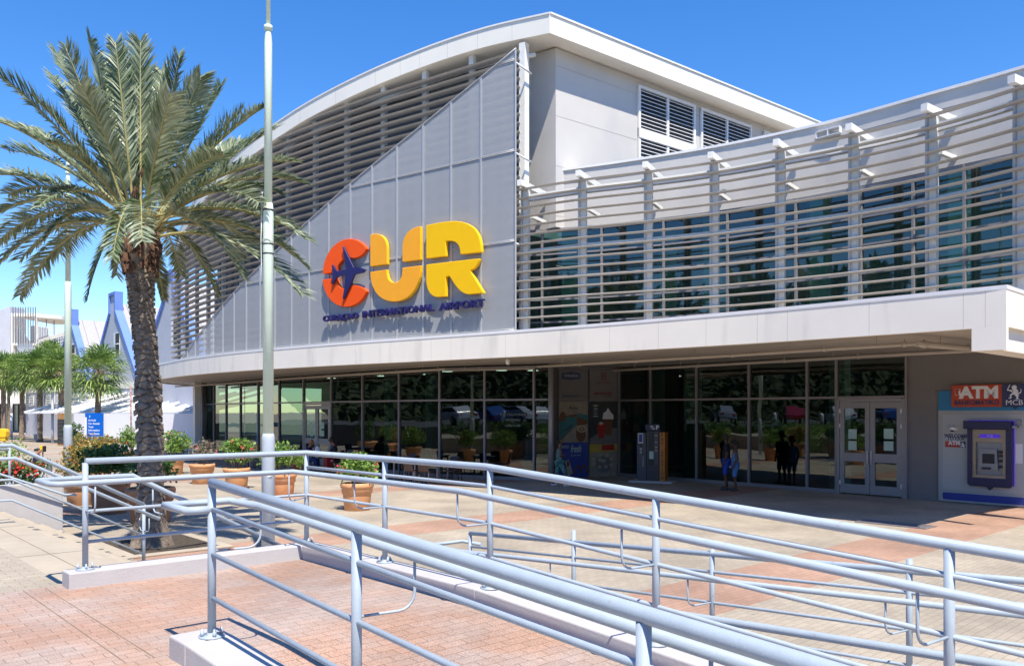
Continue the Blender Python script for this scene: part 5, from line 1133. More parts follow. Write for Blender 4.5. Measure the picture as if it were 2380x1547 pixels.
# hedge on the planter
def hedge(a0, a1, t0, t1, z0, z1, n, mat, fl, flm, lab):
    c = AT((a0 + a1) / 2, (t0 + t1) / 2, z0); t = empty('flowering_hedge', c, lab, 'hedge'); b = MB(); f = MB()
    for i in range(n):
        u, v, w = random.uniform(0, 1), random.uniform(0, 1), random.random() ** .6
        k = 1 - .18 * abs(math.sin(u * 9 + v * 5)); p = AT(a0 + (a1 - a0) * u, t0 + (t1 - t0) * v, z0 + (z1 - z0) * w * k)
        d = V(random.gauss(0, 1), random.gauss(0, 1), random.gauss(.5, .8)).normalized(); s = d.orthogonal().normalized(); s = Quaternion(d, random.uniform(0, 6.28)) @ s; l = random.uniform(.05, .10)
        b.add([p, p + d * l * .5 + s * l * .32, p + d * l, p + d * l * .5 - s * l * .32], [(0, 1, 2, 3)])
    b.build('foliage', mat, t)
    for i in range(fl):
        u, v = random.uniform(0, 1), random.uniform(.3, 1); k = 1 - .18 * abs(math.sin(u * 9 + v * 5)); p = AT(a0 + (a1 - a0) * u, t0 + (t1 - t0) * v, z0 + (z1 - z0) * random.uniform(.55, 1.0) * k)
        for q in range(9):
            d = V(random.gauss(0, 1), random.gauss(0, 1), random.gauss(.2, 1)).normalized(); s = d.orthogonal().normalized(); l = random.uniform(.05, .09); pp = p + d * .05; f.add([pp, pp + d * l * .5 + s * l * .4, pp + d * l, pp + d * l * .5 - s * l * .4], [(0, 1, 2, 3)])
    if fl: f.build('flowers', flm, t)['kind'] = 'stuff'
hedge(-6, -.22, -11.6, -10.25, 1.0, 1.55, 6500, M['leaf_d'], 150, M['redfl'], 'low hedge with dark red flowers spilling over the white planter wall')
hedge(-4.5, .66, -17.8, -16.2, .0, 1.85, 6000, M['leaf'], 0, M['redfl'], 'clipped bright green hedge standing farther behind the planter wall')
# ------------------------------------------------------------------ people
def skin_obj(name, V3, E_, R, mat, parent, loc=None):
    me = bpy.data.meshes.new(name); me.from_pydata([tuple(v) for v in V3], E_, []); o = bpy.data.objects.new(name, me); COL.objects.link(o); me.materials.append(mat)
    o.parent = parent
    sk = o.modifiers.new('skin', 'SKIN'); sk.use_smooth_shade = True
    if not me.skin_vertices: bpy.context.view_layer.objects.active = o; me.attributes  # layer is created with the modifier
    lay = me.skin_vertices[0].data if len(me.skin_vertices) else None
    if lay is None: return o
    for i, r in enumerate(R): lay[i].radius = (r, r) if not isinstance(r, tuple) else r
    lay[0].use_root = True
    s2 = o.modifiers.new('sub', 'SUBSURF'); s2.levels = 1; s2.render_levels = 2
    return o
def person(loc, rz, lab, h=1.75, pose='stand', skin=(.30, .16, .09), top=(.02, .02, .02), bottom=(.03, .06, .3), hair=(.02, .015, .01), shoes=(.6, .6, .6), long_hair=False, sleeve=.5, bleg=.95, cat='person', arms=None, patt=None, seat=.45):
    t = empty('person', loc, lab, cat, None, rz); k = h / 1.75
    sm_ = paint('skin ' + lab[:12], skin, .55, var=.03); tm = patt or paint('top ' + lab[:12], top, .8, var=.08, vs=12); bm = patt or paint('legs ' + lab[:12], bottom, .8, var=.08, vs=12)
    J = dict(pel=V(0, 0, .95), wst=V(0, 0, 1.10), cst=V(0, .0, 1.30), nkb=V(0, -.01, 1.45), nek=V(0, .0, 1.52), chin=V(0, .03, 1.585), hed=V(0, .025, 1.66), top=V(0, .01, 1.72))
    if pose == 'sit':
        dz = seat + .10 - .95
        for q in J: J[q].z += dz; J[q].y += (J[q].z - seat) * .12
        for q in ('chin', 'hed', 'top'): J[q].y += .05
    for s, n in ((-1, 'L'), (1, 'R')):
        J['sh' + n] = V(s * .17, J['cst'].y, J['cst'].z + .10); J['hip' + n] = V(s * .09, J['pel'].y, J['pel'].z - .05)
        if pose == 'sit':
            J['kn' + n] = V(s * .13, .45, seat + .04); J['an' + n] = V(s * .13, .42, .08); J['to' + n] = V(s * .14, .58, .035)
            J['el' + n] = J['sh' + n] + V(s * .06, .10, -.26); J['wr' + n] = J['el' + n] + V(-s * .08, .23, .03); J['ha' + n] = J['wr' + n] + V(-s * .02, .08, .0)
        else:
            st = {'stand': 0, 'walk': .17}[pose]; f = s * st
            J['kn' + n] = V(s * .10, .03 + f * .8 + (.04 if st else 0), .50); J['an' + n] = V(s * .10, -.02 + f * 1.3, .09 + (.03 if s < 0 and st else 0)); J['to' + n] = J['an' + n] + V(s * .015, .15, -.05)
            J['el' + n] = J['sh' + n] + V(s * .06, -.04, -.28); J['wr' + n] = J['el' + n] + V(-s * .01, .09, -.23); J['ha' + n] = J['wr' + n] + V(0, .02, -.08)
    if arms:
        for q, v in arms.items(): J[q] = V(*v)
    for q in J: J[q] = J[q] * k
    names = ['pel', 'wst', 'cst', 'nkb', 'nek', 'chin', 'hed', 'top', 'shL', 'elL', 'wrL', 'haL', 'shR', 'elR', 'wrR', 'haR', 'hipL', 'knL', 'anL', 'toL', 'hipR', 'knR', 'anR', 'toR']
    R = dict(pel=.125, wst=.11, cst=.125, nkb=.07, nek=.052, chin=.068, hed=.092, top=.062)
    for n in 'LR': R.update({'sh' + n: .058, 'el' + n: .04, 'wr' + n: .027, 'ha' + n: .033, 'hip' + n: .085, 'kn' + n: .055, 'an' + n: .036, 'to' + n: .032})
    E_ = [('pel', 'wst'), ('wst', 'cst'), ('cst', 'nkb'), ('nkb', 'nek'), ('nek', 'chin'), ('chin', 'hed'), ('hed', 'top')]
    for n in 'LR': E_ += [('cst', 'sh' + n), ('sh' + n, 'el' + n), ('el' + n, 'wr' + n), ('wr' + n, 'ha' + n), ('pel', 'hip' + n), ('hip' + n, 'kn' + n), ('kn' + n, 'an' + n), ('an' + n, 'to' + n)]
    ix = {q: i for i, q in enumerate(names)}; VV = [J[q] for q in names]; RR = [R[q] * k for q in names]; EE = [(ix[a], ix[b]) for a, b in E_]
    nose = len(VV); fwd = V(0, 1, 0); VV.append(J['hed'] + V(0, .105, -.01) * k); RR.append(.016 * k); EE.append((ix['hed'], nose))
    for n in 'LR':                                       # four unequal fingers and a thumb
        hd = (J['ha' + n] - J['wr' + n]).normalized(); sx = V(1, 0, 0) if abs(hd.x) < .8 else V(0, 1, 0)
        for q, (o_, l_) in enumerate(((-.024, .065), (-.008, .078), (.008, .074), (.024, .058))):
            VV.append(J['ha' + n] + (hd * l_ + sx * o_ + V(0, .012, 0)) * k); RR.append(.009 * k); EE.append((ix['ha' + n], len(VV) - 1))
        VV.append(J['ha' + n] + (hd * .02 + V(0, .04, 0)) * k); RR.append(.010 * k); EE.append((ix['ha' + n], len(VV) - 1))
    skin_obj('body', VV, EE, RR, sm_, t)
    def sub(name, qs, es, rad, mat):
        i2 = {q: i for i, q in enumerate(qs)}; return skin_obj(name, [J[q] if isinstance(q, str) else q for q in qs], [(i2[a], i2[b]) for a, b in es], [r * k for r in rad], mat, t)
    for n in 'LR': J['sl' + n] = J['sh' + n].lerp(J['el' + n], sleeve * 1.6 if sleeve < .6 else .99); J['cf' + n] = J['kn' + n].lerp(J['an' + n], max(0, bleg)) if bleg > 0 else J['hip' + n].lerp(J['kn' + n], 1 + bleg)
    J['col'] = J['cst'].lerp(J['nkb'], .95)
    if sleeve > 0: sub('shirt', ['wst', 'pel', 'cst', 'col', 'shL', 'slL', 'shR', 'slR'], [('wst', 'pel'), ('wst', 'cst'), ('cst', 'col'), ('cst', 'shL'), ('shL', 'slL'), ('cst', 'shR'), ('shR', 'slR')], [.135, .145, .148, .085, .075, .062, .075, .062], tm)
    else: sub('shirt', ['wst', 'pel', 'cst', 'col', 'shL', 'shR'], [('wst', 'pel'), ('wst', 'cst'), ('cst', 'col'), ('cst', 'shL'), ('cst', 'shR')], [.13, .14, .143, .08, .062, .062], tm)
    sub('trousers', ['pel', 'hipL', 'knL', 'cfL', 'hipR', 'knR', 'cfR'], [('pel', 'hipL'), ('hipL', 'knL'), ('knL', 'cfL'), ('pel', 'hipR'), ('hipR', 'knR'), ('knR', 'cfR')], [.142, .105, .08, .068, .105, .08, .068], bm)
    hr = paint('hair ' + lab[:12], hair, .7, var=.2, vs=30)
    J['hb'] = J['hed'] + V(0, -.03, .03) * k; J['hf'] = J['top'] + V(0, .035, .005) * k; J['hn'] = J['hed'] + V(0, -.06, -.05) * k
    qs = ['hb', 'hf', 'hn']; es = [('hb', 'hf'), ('hb', 'hn')]; rd = [.093, .06, .065]
    if long_hair: J['ht'] = J['hed'] + V(0, -.13, .04) * k; J['hu'] = J['hed'] + V(0, -.17, -.03) * k; qs += ['ht', 'hu']; es += [('hb', 'ht'), ('ht', 'hu')]; rd += [.045, .05]
    sub('hair', qs, es, rd, hr)
    b = MB()
    for s in (-1, 1): b.lathe([(.002, -.012), (.010, -.008), (.013, 0), (.010, .008), (.002, .012)], J['hed'] + V(s * .033, .088, .012) * k, 8)
    b.build('eyes', M['black'], t, world=False); b = MB(); b.obox(J['chin'] + V(0, .068, .008) * k, V(.024 * k, 0, 0), V(0, .008, 0), V(0, 0, .005)); b.build('mouth', paint('lips', (.25, .07, .05), .5), t, world=False)
    b = MB()
    for n in 'LR':
        a_, c_ = J['an' + n], J['to' + n]; d = (c_ - a_); d.z = 0; d.normalize(); q = a_ + V(0, 0, -.055 * k); s = V(-d.y, d.x, 0)
        pts = [q - d * .07 * k - s * .034 * k, q - d * .07 * k + s * .034 * k, q + d * .12 * k + s * .048 * k, q + d * .19 * k + s * .03 * k, q + d * .19 * k - s * .03 * k, q + d * .12 * k - s * .048 * k]
        z0 = min(p.z for p in pts) - .03 * k; b.ext([V(p.x, p.y, max(.0, z0)) for p in pts], V(0, 0, .05 * k)); b.ext([V(p.x, p.y, max(.0, z0) + .05 * k) for p in pts[2:]], V(0, 0, .03 * k))
    b.build('shoes', paint('shoes ' + lab[:12], shoes, .5), t, world=False, bevel=.008)
    return t
teal_p = paint('teal patterned cloth', (.02, .12, .12), .8, var=.3, vs=26, stain=((.22, .42, .36), .9, (24, 24, 24), .52))
FIG = .0
g = G_(1300, 1129); person(g, math.radians(-72), 'girl in a teal patterned outfit walking right past the posters, holding a snack', 1.53, 'walk', (.13, .06, .035), shoes=(.75, .7, .75), patt=teal_p, long_hair=True, sleeve=0, bleg=.02, arms={'elR': (.20, -.06, 1.15), 'wrR': (.10, .16, 1.17), 'haR': (.06, .22, 1.20), 'elL': (-.20, -.05, 1.15), 'wrL': (-.08, .17, 1.16), 'haL': (-.05, .22, 1.19)})
g = G_(1688, 1138); person(g, math.radians(70), 'tall man in a black shirt and blue shorts standing before the entrance glass', 1.80, 'stand', (.10, .045, .025), (.012, .012, .014), (.02, .06, .38), (.03, .02, .015), (.04, .04, .05), bleg=.02)
g = G_(1709, 1140); person(g, math.radians(78), 'teenager in a pale blue sleeveless basketball kit beside the tall man', 1.62, 'stand', (.10, .045, .025), (.08, .22, .42), (.07, .20, .44), (.012, .01, .01), (.05, .05, .05), sleeve=0, bleg=.02)
D1 = 35.2
person(V(X_(716, D1), D1, 0), math.radians(-100), 'seated woman with short sandy hair and a purple patterned top at the cafe table', 1.66, 'sit', (.38, .17, .11), (.05, .02, .13), (.03, .05, .16), (.30, .14, .05), (.1, .1, .1), sleeve=.5, bleg=.9)
person(V(X_(779, D1 - .4), D1 - .4, 0), math.radians(80), 'seated man in a dark grey polo shirt facing the woman at the cafe table', 1.80, 'sit', (.40, .17, .11), (.045, .05, .06), (.02, .02, .03), (.05, .025, .015), (.1, .1, .1), sleeve=.5, bleg=.9)
D2 = 29.5
person(V(X_(79, D2), D2, 0), math.radians(-60), 'woman in a navy top seated behind the planter wall, hand raised to her ear', 1.64, 'sit', (.34, .17, .11), (.015, .02, .08), (.02, .02, .03), (.012, .01, .01), (.1, .1, .1), long_hair=True, sleeve=.4, bleg=.9, arms={'elL': (-.26, .20, .76), 'wrL': (-.13, .20, 1.0), 'haL': (-.10, .14, 1.06)}, seat=.40)
bn = MB(); bn.box((X_(79, D2), D2 + .02, 0), 1.3, .42, .36, .4); tag(bn.build('stone_bench', M['kerb'], bevel=.02), 'low pale block bench under the woman behind the planter wall', 'bench')
t = empty('sanitiser_stand', V(X_(99.5, 30), 30, 0), 'thin black stand with a yellow and black dispenser head', 'stand')
L = V(X_(99.5, 30), 30, 0); b = MB(); b.tube([L, L + V(0, 0, 1.08)], .022, 8); b.lathe([(.18, 0), (.18, .02), (.03, .03)], L, 16); b.tube([L + V(0, 0, .62), L + V(.18, 0, .62)], .018, 6); b.build('pole', M['black'], t)
b = MB(); b.box(L + V(-.03, 0, 1.05), .09, .12, .24); b.build('dispenser_head', M['yellow'], t, bevel=.01); b = MB(); b.box(L + V(.055, 0, 1.06), .075, .13, .22); b.build('dispenser_cover', M['black'], t, bevel=.01)
b = MB(); L2 = L + V(.24, 0, 0); b.lathe([(.075, .05), (.085, .08), (.085, .55), (.08, .58)], L2, 16); b.build('steel_canister', M['silver'], t); b = MB(); b.lathe([(.10, .58), (.10, .66), (.06, .70), (.05, .78), (.02, .79)], L2, 14); b.lathe([(.10, 0), (.10, .05), (.02, .06)], L2, 14); b.build('canister_cap', M['black'], t)

# ------------------------------------------------------------------ cafe tables and chairs
M['tabletop'] = paint('red brown table top', (.22, .055, .03), .3, var=.08); M['wicker'] = paint('dark brown resin', (.055, .032, .028), .5, var=.2, vs=40, bump=.5, bs=60)
def make_table(loc, rz, lab):
    t = empty('cafe_table', loc, lab, 'table', 'cafe tables under the canopy', rz); b = MB(); b.box((0, 0, .71), 1.15, .78, .035); b.build('table_top', M['tabletop'], t, world=False, bevel=.008)
    for sx in (-1, 1):
        for sy in (-1, 1): q = MB(); q.box((sx * .50, sy * .31, 0), .055, .055, .71); q.build('leg', M['frame_l'], t, world=False)
    q = MB(); q.box((0, .31, .64), .95, .03, .06); q.box((0, -.31, .64), .95, .03, .06); q.build('rail', M['frame_l'], t, world=False); return t
def make_chair(loc, rz, lab):
    t = empty('cafe_chair', loc, lab, 'chair', 'dark resin chairs under the canopy', rz); b = MB(); b.box((0, 0, .42), .44, .44, .04); b.build('seat', M['wicker'], t, world=False, bevel=.012)
    b = MB(); pr = []; 
    for i in range(7):
        x = -.21 + .07 * i; y = -.22 - .035 * (1 - (i - 3) ** 2 / 9.0); pr.append((x, y))
    vs = [];
    for (x, y) in pr: vs += [V(x, y, .46), V(x * .95, y - .10, .90 - .03 * (abs(x) / .21) ** 2), V(x * .95, y - .13, .90 - .03 * (abs(x) / .21) ** 2), V(x, y - .03, .46)]
    fs = []
    for i in range(6):
        for k in range(4): fs.append((i * 4 + k, i * 4 + (k + 1) % 4, (i + 1) * 4 + (k + 1) % 4, (i + 1) * 4 + k))
    fs += [(0, 3, 2, 1), (24, 25, 26, 27)]; b.add(vs, fs); b.build('backrest', M['wicker'], t, world=False)
    for sx in (-1, 1):
        q = MB(); q.tube([V(sx * .19, .19, .43), V(sx * .21, .22, 0)], .018, 6); q.build('leg', M['wicker'], t, world=False); q = MB(); q.tube([V(sx * .19, -.2, .43), V(sx * .21, -.26, 0)], .018, 6); q.build('leg', M['wicker'], t, world=False)
    return t
fa = math.atan2(-.72, .69)
tabs = [(440, 42.5, 'cafe table next to the pale end column, half hidden by a pot'), (585, 36.8, 'cafe table seen left of the near lamp pole'), (752, 34.9, 'cafe table where the man and woman are sitting'), (905, 31.0, 'cafe table behind the pot with the round shrub'), (1003, 29.4, 'cafe table nearest to the poster recess')]
t0 = c0 = None
clab = ['left of', 'right of']
names_ = ['the end column table', 'the table by the lamp pole', 'the occupied table', 'the table behind the round shrub', 'the table nearest the posters']
for i, (x, D, lab) in enumerate(tabs):
    p = V(X_(x, D), D, 0); rz = fa if i < 3 else fa + .25
    if i != 2 or True:
        if t0 is None: t0 = make_table(p, rz, lab); 
        else: c = copy_tree(t0); c.location = p; c.rotation_euler = (0, 0, rz); c['label'] = lab
    ax_ = V(math.cos(rz), math.sin(rz), 0); ay_ = V(-math.sin(rz), math.cos(rz), 0)
    spots = [(-.95, 0, -math.pi / 2, 'at the left end of'), (.95, 0, math.pi / 2, 'at the right end of'), (-.28, -.68, 0, 'plaza side left of'), (.30, .70, math.pi, 'on the window side of')]
    if i == 2: spots = [(-1.0, .12, -math.pi / 2, 'holding the seated woman at'), (1.0, -.05, math.pi / 2, 'holding the seated man at'), (.35, .72, math.pi, 'on the window side of')]
    if i == 4: spots.append((.35, -.70, 0, 'plaza side right of'))
    for (u_, v_, r_, w_) in spots:
        q = p + ax_ * u_ + ay_ * v_
        if i == 2 and 'woman' in w_: q = V(X_(716, D1), D1, 0); r_ = math.radians(-100) - rz
        if i == 2 and ' man' in w_: q = V(X_(779, D1 - .4), D1 - .4, 0); r_ = math.radians(80) - rz
        rr_ = rz + r_ + random.uniform(-.12, .12)
        l_ = 'brown resin chair ' + w_ + ' ' + names_[i]
        if c0 is None: c0 = make_chair(q, rr_, l_)
        else: c = copy_tree(c0); c.location = q; c.rotation_euler = (0, 0, rr_); c['label'] = l_
# luggage and shopping bag
def suitcase(p, rz, lab):
    t = empty('suitcase', p, lab, 'suitcase', None, rz); b = MB(); b.box((0, 0, .06), .42, .26, .60); b.build('shell', M['redp'], t, world=False, bevel=.03)
    b = MB(); b.tube([V(-.12, -.1, .66), V(-.12, -.1, .92), V(.12, -.1, .92), V(.12, -.1, .66)], .012, 6); b.build('handle', M['black'], t, world=False)
    b = MB(); [b.lathe([(.03, 0), (.03, .05)], V(sx * .16, sy * .09, .005), 8) for sx in (-1, 1) for sy in (-1, 1)]; b.build('wheels', M['black'], t, world=False)
    b = MB(); b.box((.05, -.134, .45), .09, .006, .06); b.build('luggage_tag', M['white'], t, world=False)
suitcase(V(X_(690, 34.6), 34.6, 0), .5, "red suitcase standing left of the seated woman's chair"); suitcase(V(X_(764, 34.2), 34.2, 0), .9, "red suitcase standing before the seated man's chair")
b = MB(); p = V(X_(738, 34.9), 34.9, .745); n = 12; prof = [(.10, 0), (.17, .03), (.18, .12), (.13, .20), (.05, .25), (.07, .30)]
for i_, (r, z) in enumerate(prof):
    for j in range(n): an = 2 * math.pi * j / n; rr_ = r * random.uniform(.75, 1.15); b.v.append((p.x + rr_ * math.cos(an), p.y + rr_ * math.sin(an), p.z + z + random.uniform(-.01, .02) * (i_ > 0)))
for i_ in range(len(prof) - 1):
    for j in range(n): b.f.append((i_ * n + j, i_ * n + (j + 1) % n, (i_ + 1) * n + (j + 1) % n, (i_ + 1) * n + j)); b.s.append(True)
tag(b.build('shopping_bag', M['white']), 'crumpled white plastic bag on the occupied cafe table', 'bag')
b = MB(); p = V(X_(731, 34.8), 34.8, .745); b.lathe([(.033, 0), (.033, .14), (.014, .19), (.014, .22)], p, 12); tag(b.build('drink_bottle', M['redp']), 'small red drink bottle beside the white bag', 'bottle')
# ------------------------------------------------------------------ buildings at the left
DG = V(.65, -.76, 0).normalized(); AG = V(.76, .65, 0).normalized()
M['blue'] = paint('cobalt blue plaster', (.14, .24, .60), .7, var=.05, vs=1.2, stain=((.2, .32, .72), .4, (1, 1, .4), .6)); M['gable'] = paint('pale grey gable', (.52, .53, .58), .85, var=.05, vs=1); M['roofmetal'] = paint('pale metal roof', (.40, .385, .38), .5, .1, var=.04)
def gable(c, k, lab):
    t = empty('gabled_hall', c, lab, 'building', 'blue edged gabled halls'); 
    def q(s, z, a=0.0): return c + DG * s * k + AG * a * k + V(0, 0, EYE + (z - EYE) * 1.0)
    out = [(-7.3, 5.2), (-1.0, 11.1), (-1.0, 12.7), (1.0, 12.7), (1.0, 11.1), (7.3, 5.2)]
    inn = [(7.0, 5.0), (.72, 10.95), (.72, 12.45), (-.72, 12.45), (-.72, 10.95), (-7.0, 5.0)]
    b = MB(); b.ext([q(s, z, .12) for s, z in [(-7.2, 0)] + [(-7.1, 5.05), (-.8, 11), (-.8, 12.5), (.8, 12.5), (.8, 11), (7.1, 5.05)] + [(7.2, 0)]], AG * .35 * k); b.build('gable_wall', M['gable'], t)
    b = MB()
    for i in range(5):
        a0, a1 = out[i], out[i + 1]; j = 5 - i; c0_, c1_ = inn[j], inn[j - 1]
        b.ext([q(*a0), q(*a1), q(*c1_), q(*c0_)], AG * .66 * k)
    b.build('blue_verge', M['blue'], t)
    b = MB(); L = 18
    for s in (-1, 1):
        b.ext([q(s * 7.0, 5.0, .66), q(0, 11.75, .66), q(0, 11.6, .66), q(s * 7.0, 4.85, .66)], AG * L * k)
    b.build('roof', M['roofmetal'], t); b = MB()
    for i in range(16):
        b.tube([q(0, 11.78, 1.2 + i * 1.1), q(7.0, 5.03, 1.2 + i * 1.1)], .035, 4)
    b.build('roof_seams', M['roofmetal'], t)
    f = MB(); f.ext([q(.3, 7.2, .09), q(2.1, 7.2, .09), q(2.1, 9.2, .09), q(.3, 9.2, .09)], AG * .04); w = f.build('window', M['trim'], t); f = MB(); f.ext([q(.95, 7.3, .06), q(2.0, 7.3, .06), q(2.0, 9.1, .06), q(.95, 9.1, .06)], AG * .03); f.build('pane', M['int_dark'], w)
    f = MB(); f.tube([q(.95, 8.2, .04), q(2.0, 8.2, .04)], .05, 4); f.build('frame', M['trim'], w)
gable(V(X_(160, 82), 82, 0), 1.0, 'gabled hall with a blue edged chimney, leftmost and mostly behind the lamp pole')
gable(V(X_(259, 70), 70, 0), 1.0, 'gabled hall with a blue edged chimney in the middle, its tall window showing')
gable(V(X_(391, 59), 59, 0), 1.0, 'gabled hall with a blue edged chimney just behind the date palm trunk')
# low wing with vents in front of the gables
LW = Frame((X_(60, 84), 84), (X_(500, 56), 56)); LL = (V(X_(500, 56), 56, 0) - LW.o).length
lw = empty('low_wing', LW.p(LL / 2, 0), 'low white wing with slatted vents under the gables', 'building')
b = MB(); b.strip([LW.p(0, 0), LW.p(LL, 0)], 0, 4.75, .3, -1); b.build('wall', M['gable'], lw); b = MB(); b.strip([LW.p(0, 0, .05), LW.p(LL, 0, .05)], 4.4, 4.85, .4, -1); b.build('parapet', M['roofwhite'], lw)
k = 0
while k * 3.1 + 2.6 < LL:
    s = k * 3.1 + .3; b = MB(); b.obox(LW.p(s + 1.2, 3.55, .01), LW.r * 1.2, LW.n * .02, V(0, 0, .5)); w = b.build('window', M['black'], lw); b = MB()
    for j in range(6): b.obox(LW.p(s + 1.2, 3.12 + j * .17, .06), LW.r * 1.2, LW.n * .04, V(0, 0, .045))
    for ss in (0, 1.2, 2.4): b.obox(LW.p(s + ss, 3.55, .07), LW.r * .04, LW.n * .04, V(0, 0, .5))
    b.build('slats', M['trim'], w); k += 1
# white tensile awnings
M['sail'] = paint('white awning fabric', (.78, .77, .75), .7, var=.03)
AWL = ['leftmost white awning with a pointed low corner', 'white awning second from the left', 'white awning behind the blue sign', 'white awning above the white hoarding', 'white awning right behind the date palm trunk', 'white awning beside the terminal end column']
for i in range(6):
    x0 = 56 + i * 69; x1 = x0 + 72; D0 = 66 - i * 2.4; D1_ = D0 - 2.0
    a = P_(x0, 961, D0); a.z = 2.38; c = P_(x1, 959, D1_); c.z = 2.42; n = V(.76, .65, 0)
    bl, brr = a + n * 4.2 + V(.8, 0, .75), c + n * 4.2 + V(-.2, 0, .85); mid = (a + c) / 2 + n * 2.2 + V(0, 0, .60)
    t = empty('awning', V(a.x, a.y, 0), AWL[i], 'awning', 'white tensile awnings by the hoarding'); b = MB(); vs = []; N_ = 8
    for u in range(N_ + 1):
        for v in range(N_ + 1):
            uu, vv = u / N_, v / N_; p = (a.lerp(c, uu)).lerp(bl.lerp(brr, uu), vv); p.z += -.16 * math.sin(math.pi * uu) * (1 - vv) * -1 * .4 + .22 * math.sin(math.pi * uu) * math.sin(math.pi * vv) ; vs.append(p)
    fs = [(u * (N_ + 1) + v, (u + 1) * (N_ + 1) + v, (u + 1) * (N_ + 1) + v + 1, u * (N_ + 1) + v + 1) for u in range(N_) for v in range(N_)]
    b.add(vs, fs, True); o = b.build('membrane', M['sail'], t); so_ = o.modifiers.new('thick', 'SOLIDIFY'); so_.thickness = .02
    b = MB(); b.beam(a.lerp(c, .05) + V(0, 0, .02), c.lerp(a, .05) + V(0, 0, .02), .1, .12); b.build('front_beam', M['white'], t)
    b = MB(); b.tube([a + V(0, 0, .05), a + n * 4.6 + V(1.2, 0, 1.75)], .10, 8); b.build('strut', M['white'], t); b = MB(); b.tube([a.lerp(c, .5) + V(0, 0, .05), a.lerp(c, .5) + n * 4.6 + V(.8, 0, 1.5)], .08, 8); b.build('strut', M['white'], t)
# hoarding, fence panel, wayfinding sign
H0, H1 = (X_(172, 57.8), 57.8), (X_(462, 51.8), 51.8); HF = Frame(H0, H1); hl = (V(*H1, 0) - V(*H0, 0)).length
ho = empty('hoarding', HF.p(hl / 2, 0), 'long plain white construction hoarding behind the pots', 'hoarding'); n = 7
for k in range(n):
    b = MB(); b.obox(HF.p(hl * (k + .5) / n, 1.2, 0), HF.r * (hl / n / 2 - .004), HF.n * .02, V(0, 0, 1.2)); b.build('board', M['white'] if k > 1 else M['trim'], ho)
b = MB()
for k in range(8): b.box(HF.p(hl * k / 7, 0, -.2), .1, .1, 2.3)
b.build('back_post', M['twig'], ho)
D = 60; fpn = empty('fence_panel', V(X_(144, D), D, 0), 'wooden fence panel covered with black gridded sheet', 'fence panel')
b = MB(); b.box((X_(144, D), D, 0), .95, .08, 2.42, -.5); b.build('wooden_frame', paint('raw timber', (.42, .22, .08), .8, var=.2), fpn)
b = MB(); b.box((X_(144, D) - .03, D - .05, .2), .85, .03, 1.75, -.5); b.build('black_sheet', M['int_dark'], fpn)
b = MB()
for k in range(6): b.box((X_(144, D) - .04, D - .07, .25 + k * .3), .85, .02, .012, -.5)
b.build('sheet_grid', M['frame_l'], fpn)
SD = 50.0; WS = Frame((X_(198.5, SD + .3), SD + .3), (X_(246, SD), SD)); wsn = empty('wayfinding_sign', WS.p(.6, 0), 'tall blue sign listing arrivals, car rentals and taxis', 'sign')
M['signblue'] = paint('bright blue sign', (.0, .115, .52), .4, var=.02)
plate(WS, .12, 1.26, .25, 2.44, .03, M['signblue'], wsn, 'sign_face', .03); plate(WS, .0, .12, 2.18, 2.44, .03, M['signblue'], wsn, 'sign_step', .03); plate(WS, -.02, .115, .0, 2.17, .02, M['trim'], wsn, 'side_post', .05); plate(WS, .115, 1.26, 0, .25, .02, M['yellow'], wsn, 'foot_band', .02)
for k, s in enumerate(('Arrivals', 'Car Rentals', 'Taxis', 'Information', 'Tour Buses')): put_text(s, .16, WS, .235, 1.99 - k * .204, .033, M['txt_w'], wsn, bold=.004, ext=.001, align='LEFT', space=1.05)
b = MB(); b.obox(WS.p(.33, 2.21, .034), WS.r * .013, WS.n * .002, V(0, 0, .075)); 
for s in (-1, 1): b.beam(WS.p(.33, 2.285, .034), WS.p(.33 + s * .07, 2.21, .034), .004, .028, up=WS.n)
b.build('arrow', M['txt_w'], wsn)
b = MB(); b.tube([V(X_(305, 50), 50, 0), V(X_(304, 50), 50, 4.1)], .045, 8); tag(b.build('marker_pole', paint('rusty striped pole', (.30, .16, .12), .8, var=.3, vs=3, stain=((.65, .62, .55), .9, (.3, .3, 4), .5))), 'thin rusty striped pole in front of the hoarding', 'pole')
for x, D, h, lab in ((26.9, 74.8, 3.95, 'slim post, white above grey, between the two left fan palms'), (122, 65, 4.0, 'slim post, white above grey, right of the bench')):
    p = V(X_(x, D), D, 0); t = empty('slim_post', p, lab, 'post', 'slim posts on the far plaza'); b = MB(); b.tube([p, p + V(0, 0, 2.35)], .10, 12); b.build('lower_shaft', M['pole_base'], t); b = MB(); b.tube([p + V(0, 0, 2.35), p + V(0, 0, h)], .098, 12); b.build('upper_shaft', M['white'], t)
D = 72; p = V(X_(82, D), D, 0); t = empty('stone_bench', p, 'small white stone bench beside a fan palm', 'bench'); b = MB(); b.box(p + V(0, 0, .44), .9, .45, .1, .1); b.build('seat', M['kerb'], t); b = MB(); b.box(p + V(.1, 0, 0), .3, .35, .44, .1); b.build('foot', M['kerb'], t)
D = 70; p = V(X_(6, D), D, 0); M['yel2'] = paint('bright yellow plastic', (.85, .50, .02), .4, var=.03); t = empty('coin_ride', p, 'bright yellow rounded play object at the left edge', 'play object')
b = MB(); b.ext([p + V(x, -.3, z) for x, z in ((-.55, .30), (.35, .30), (.45, .42), (.46, .80), (.36, 1.0), (.15, 1.06), (-.55, 1.06))], V(0, .6, 0)); b.build('rounded_body', M['yel2'], t, bevel=.06); b = MB(); b.box(p + V(.12, 0, 0), .5, .45, .32); b.build('foot', M['yel2'], t, bevel=.03)
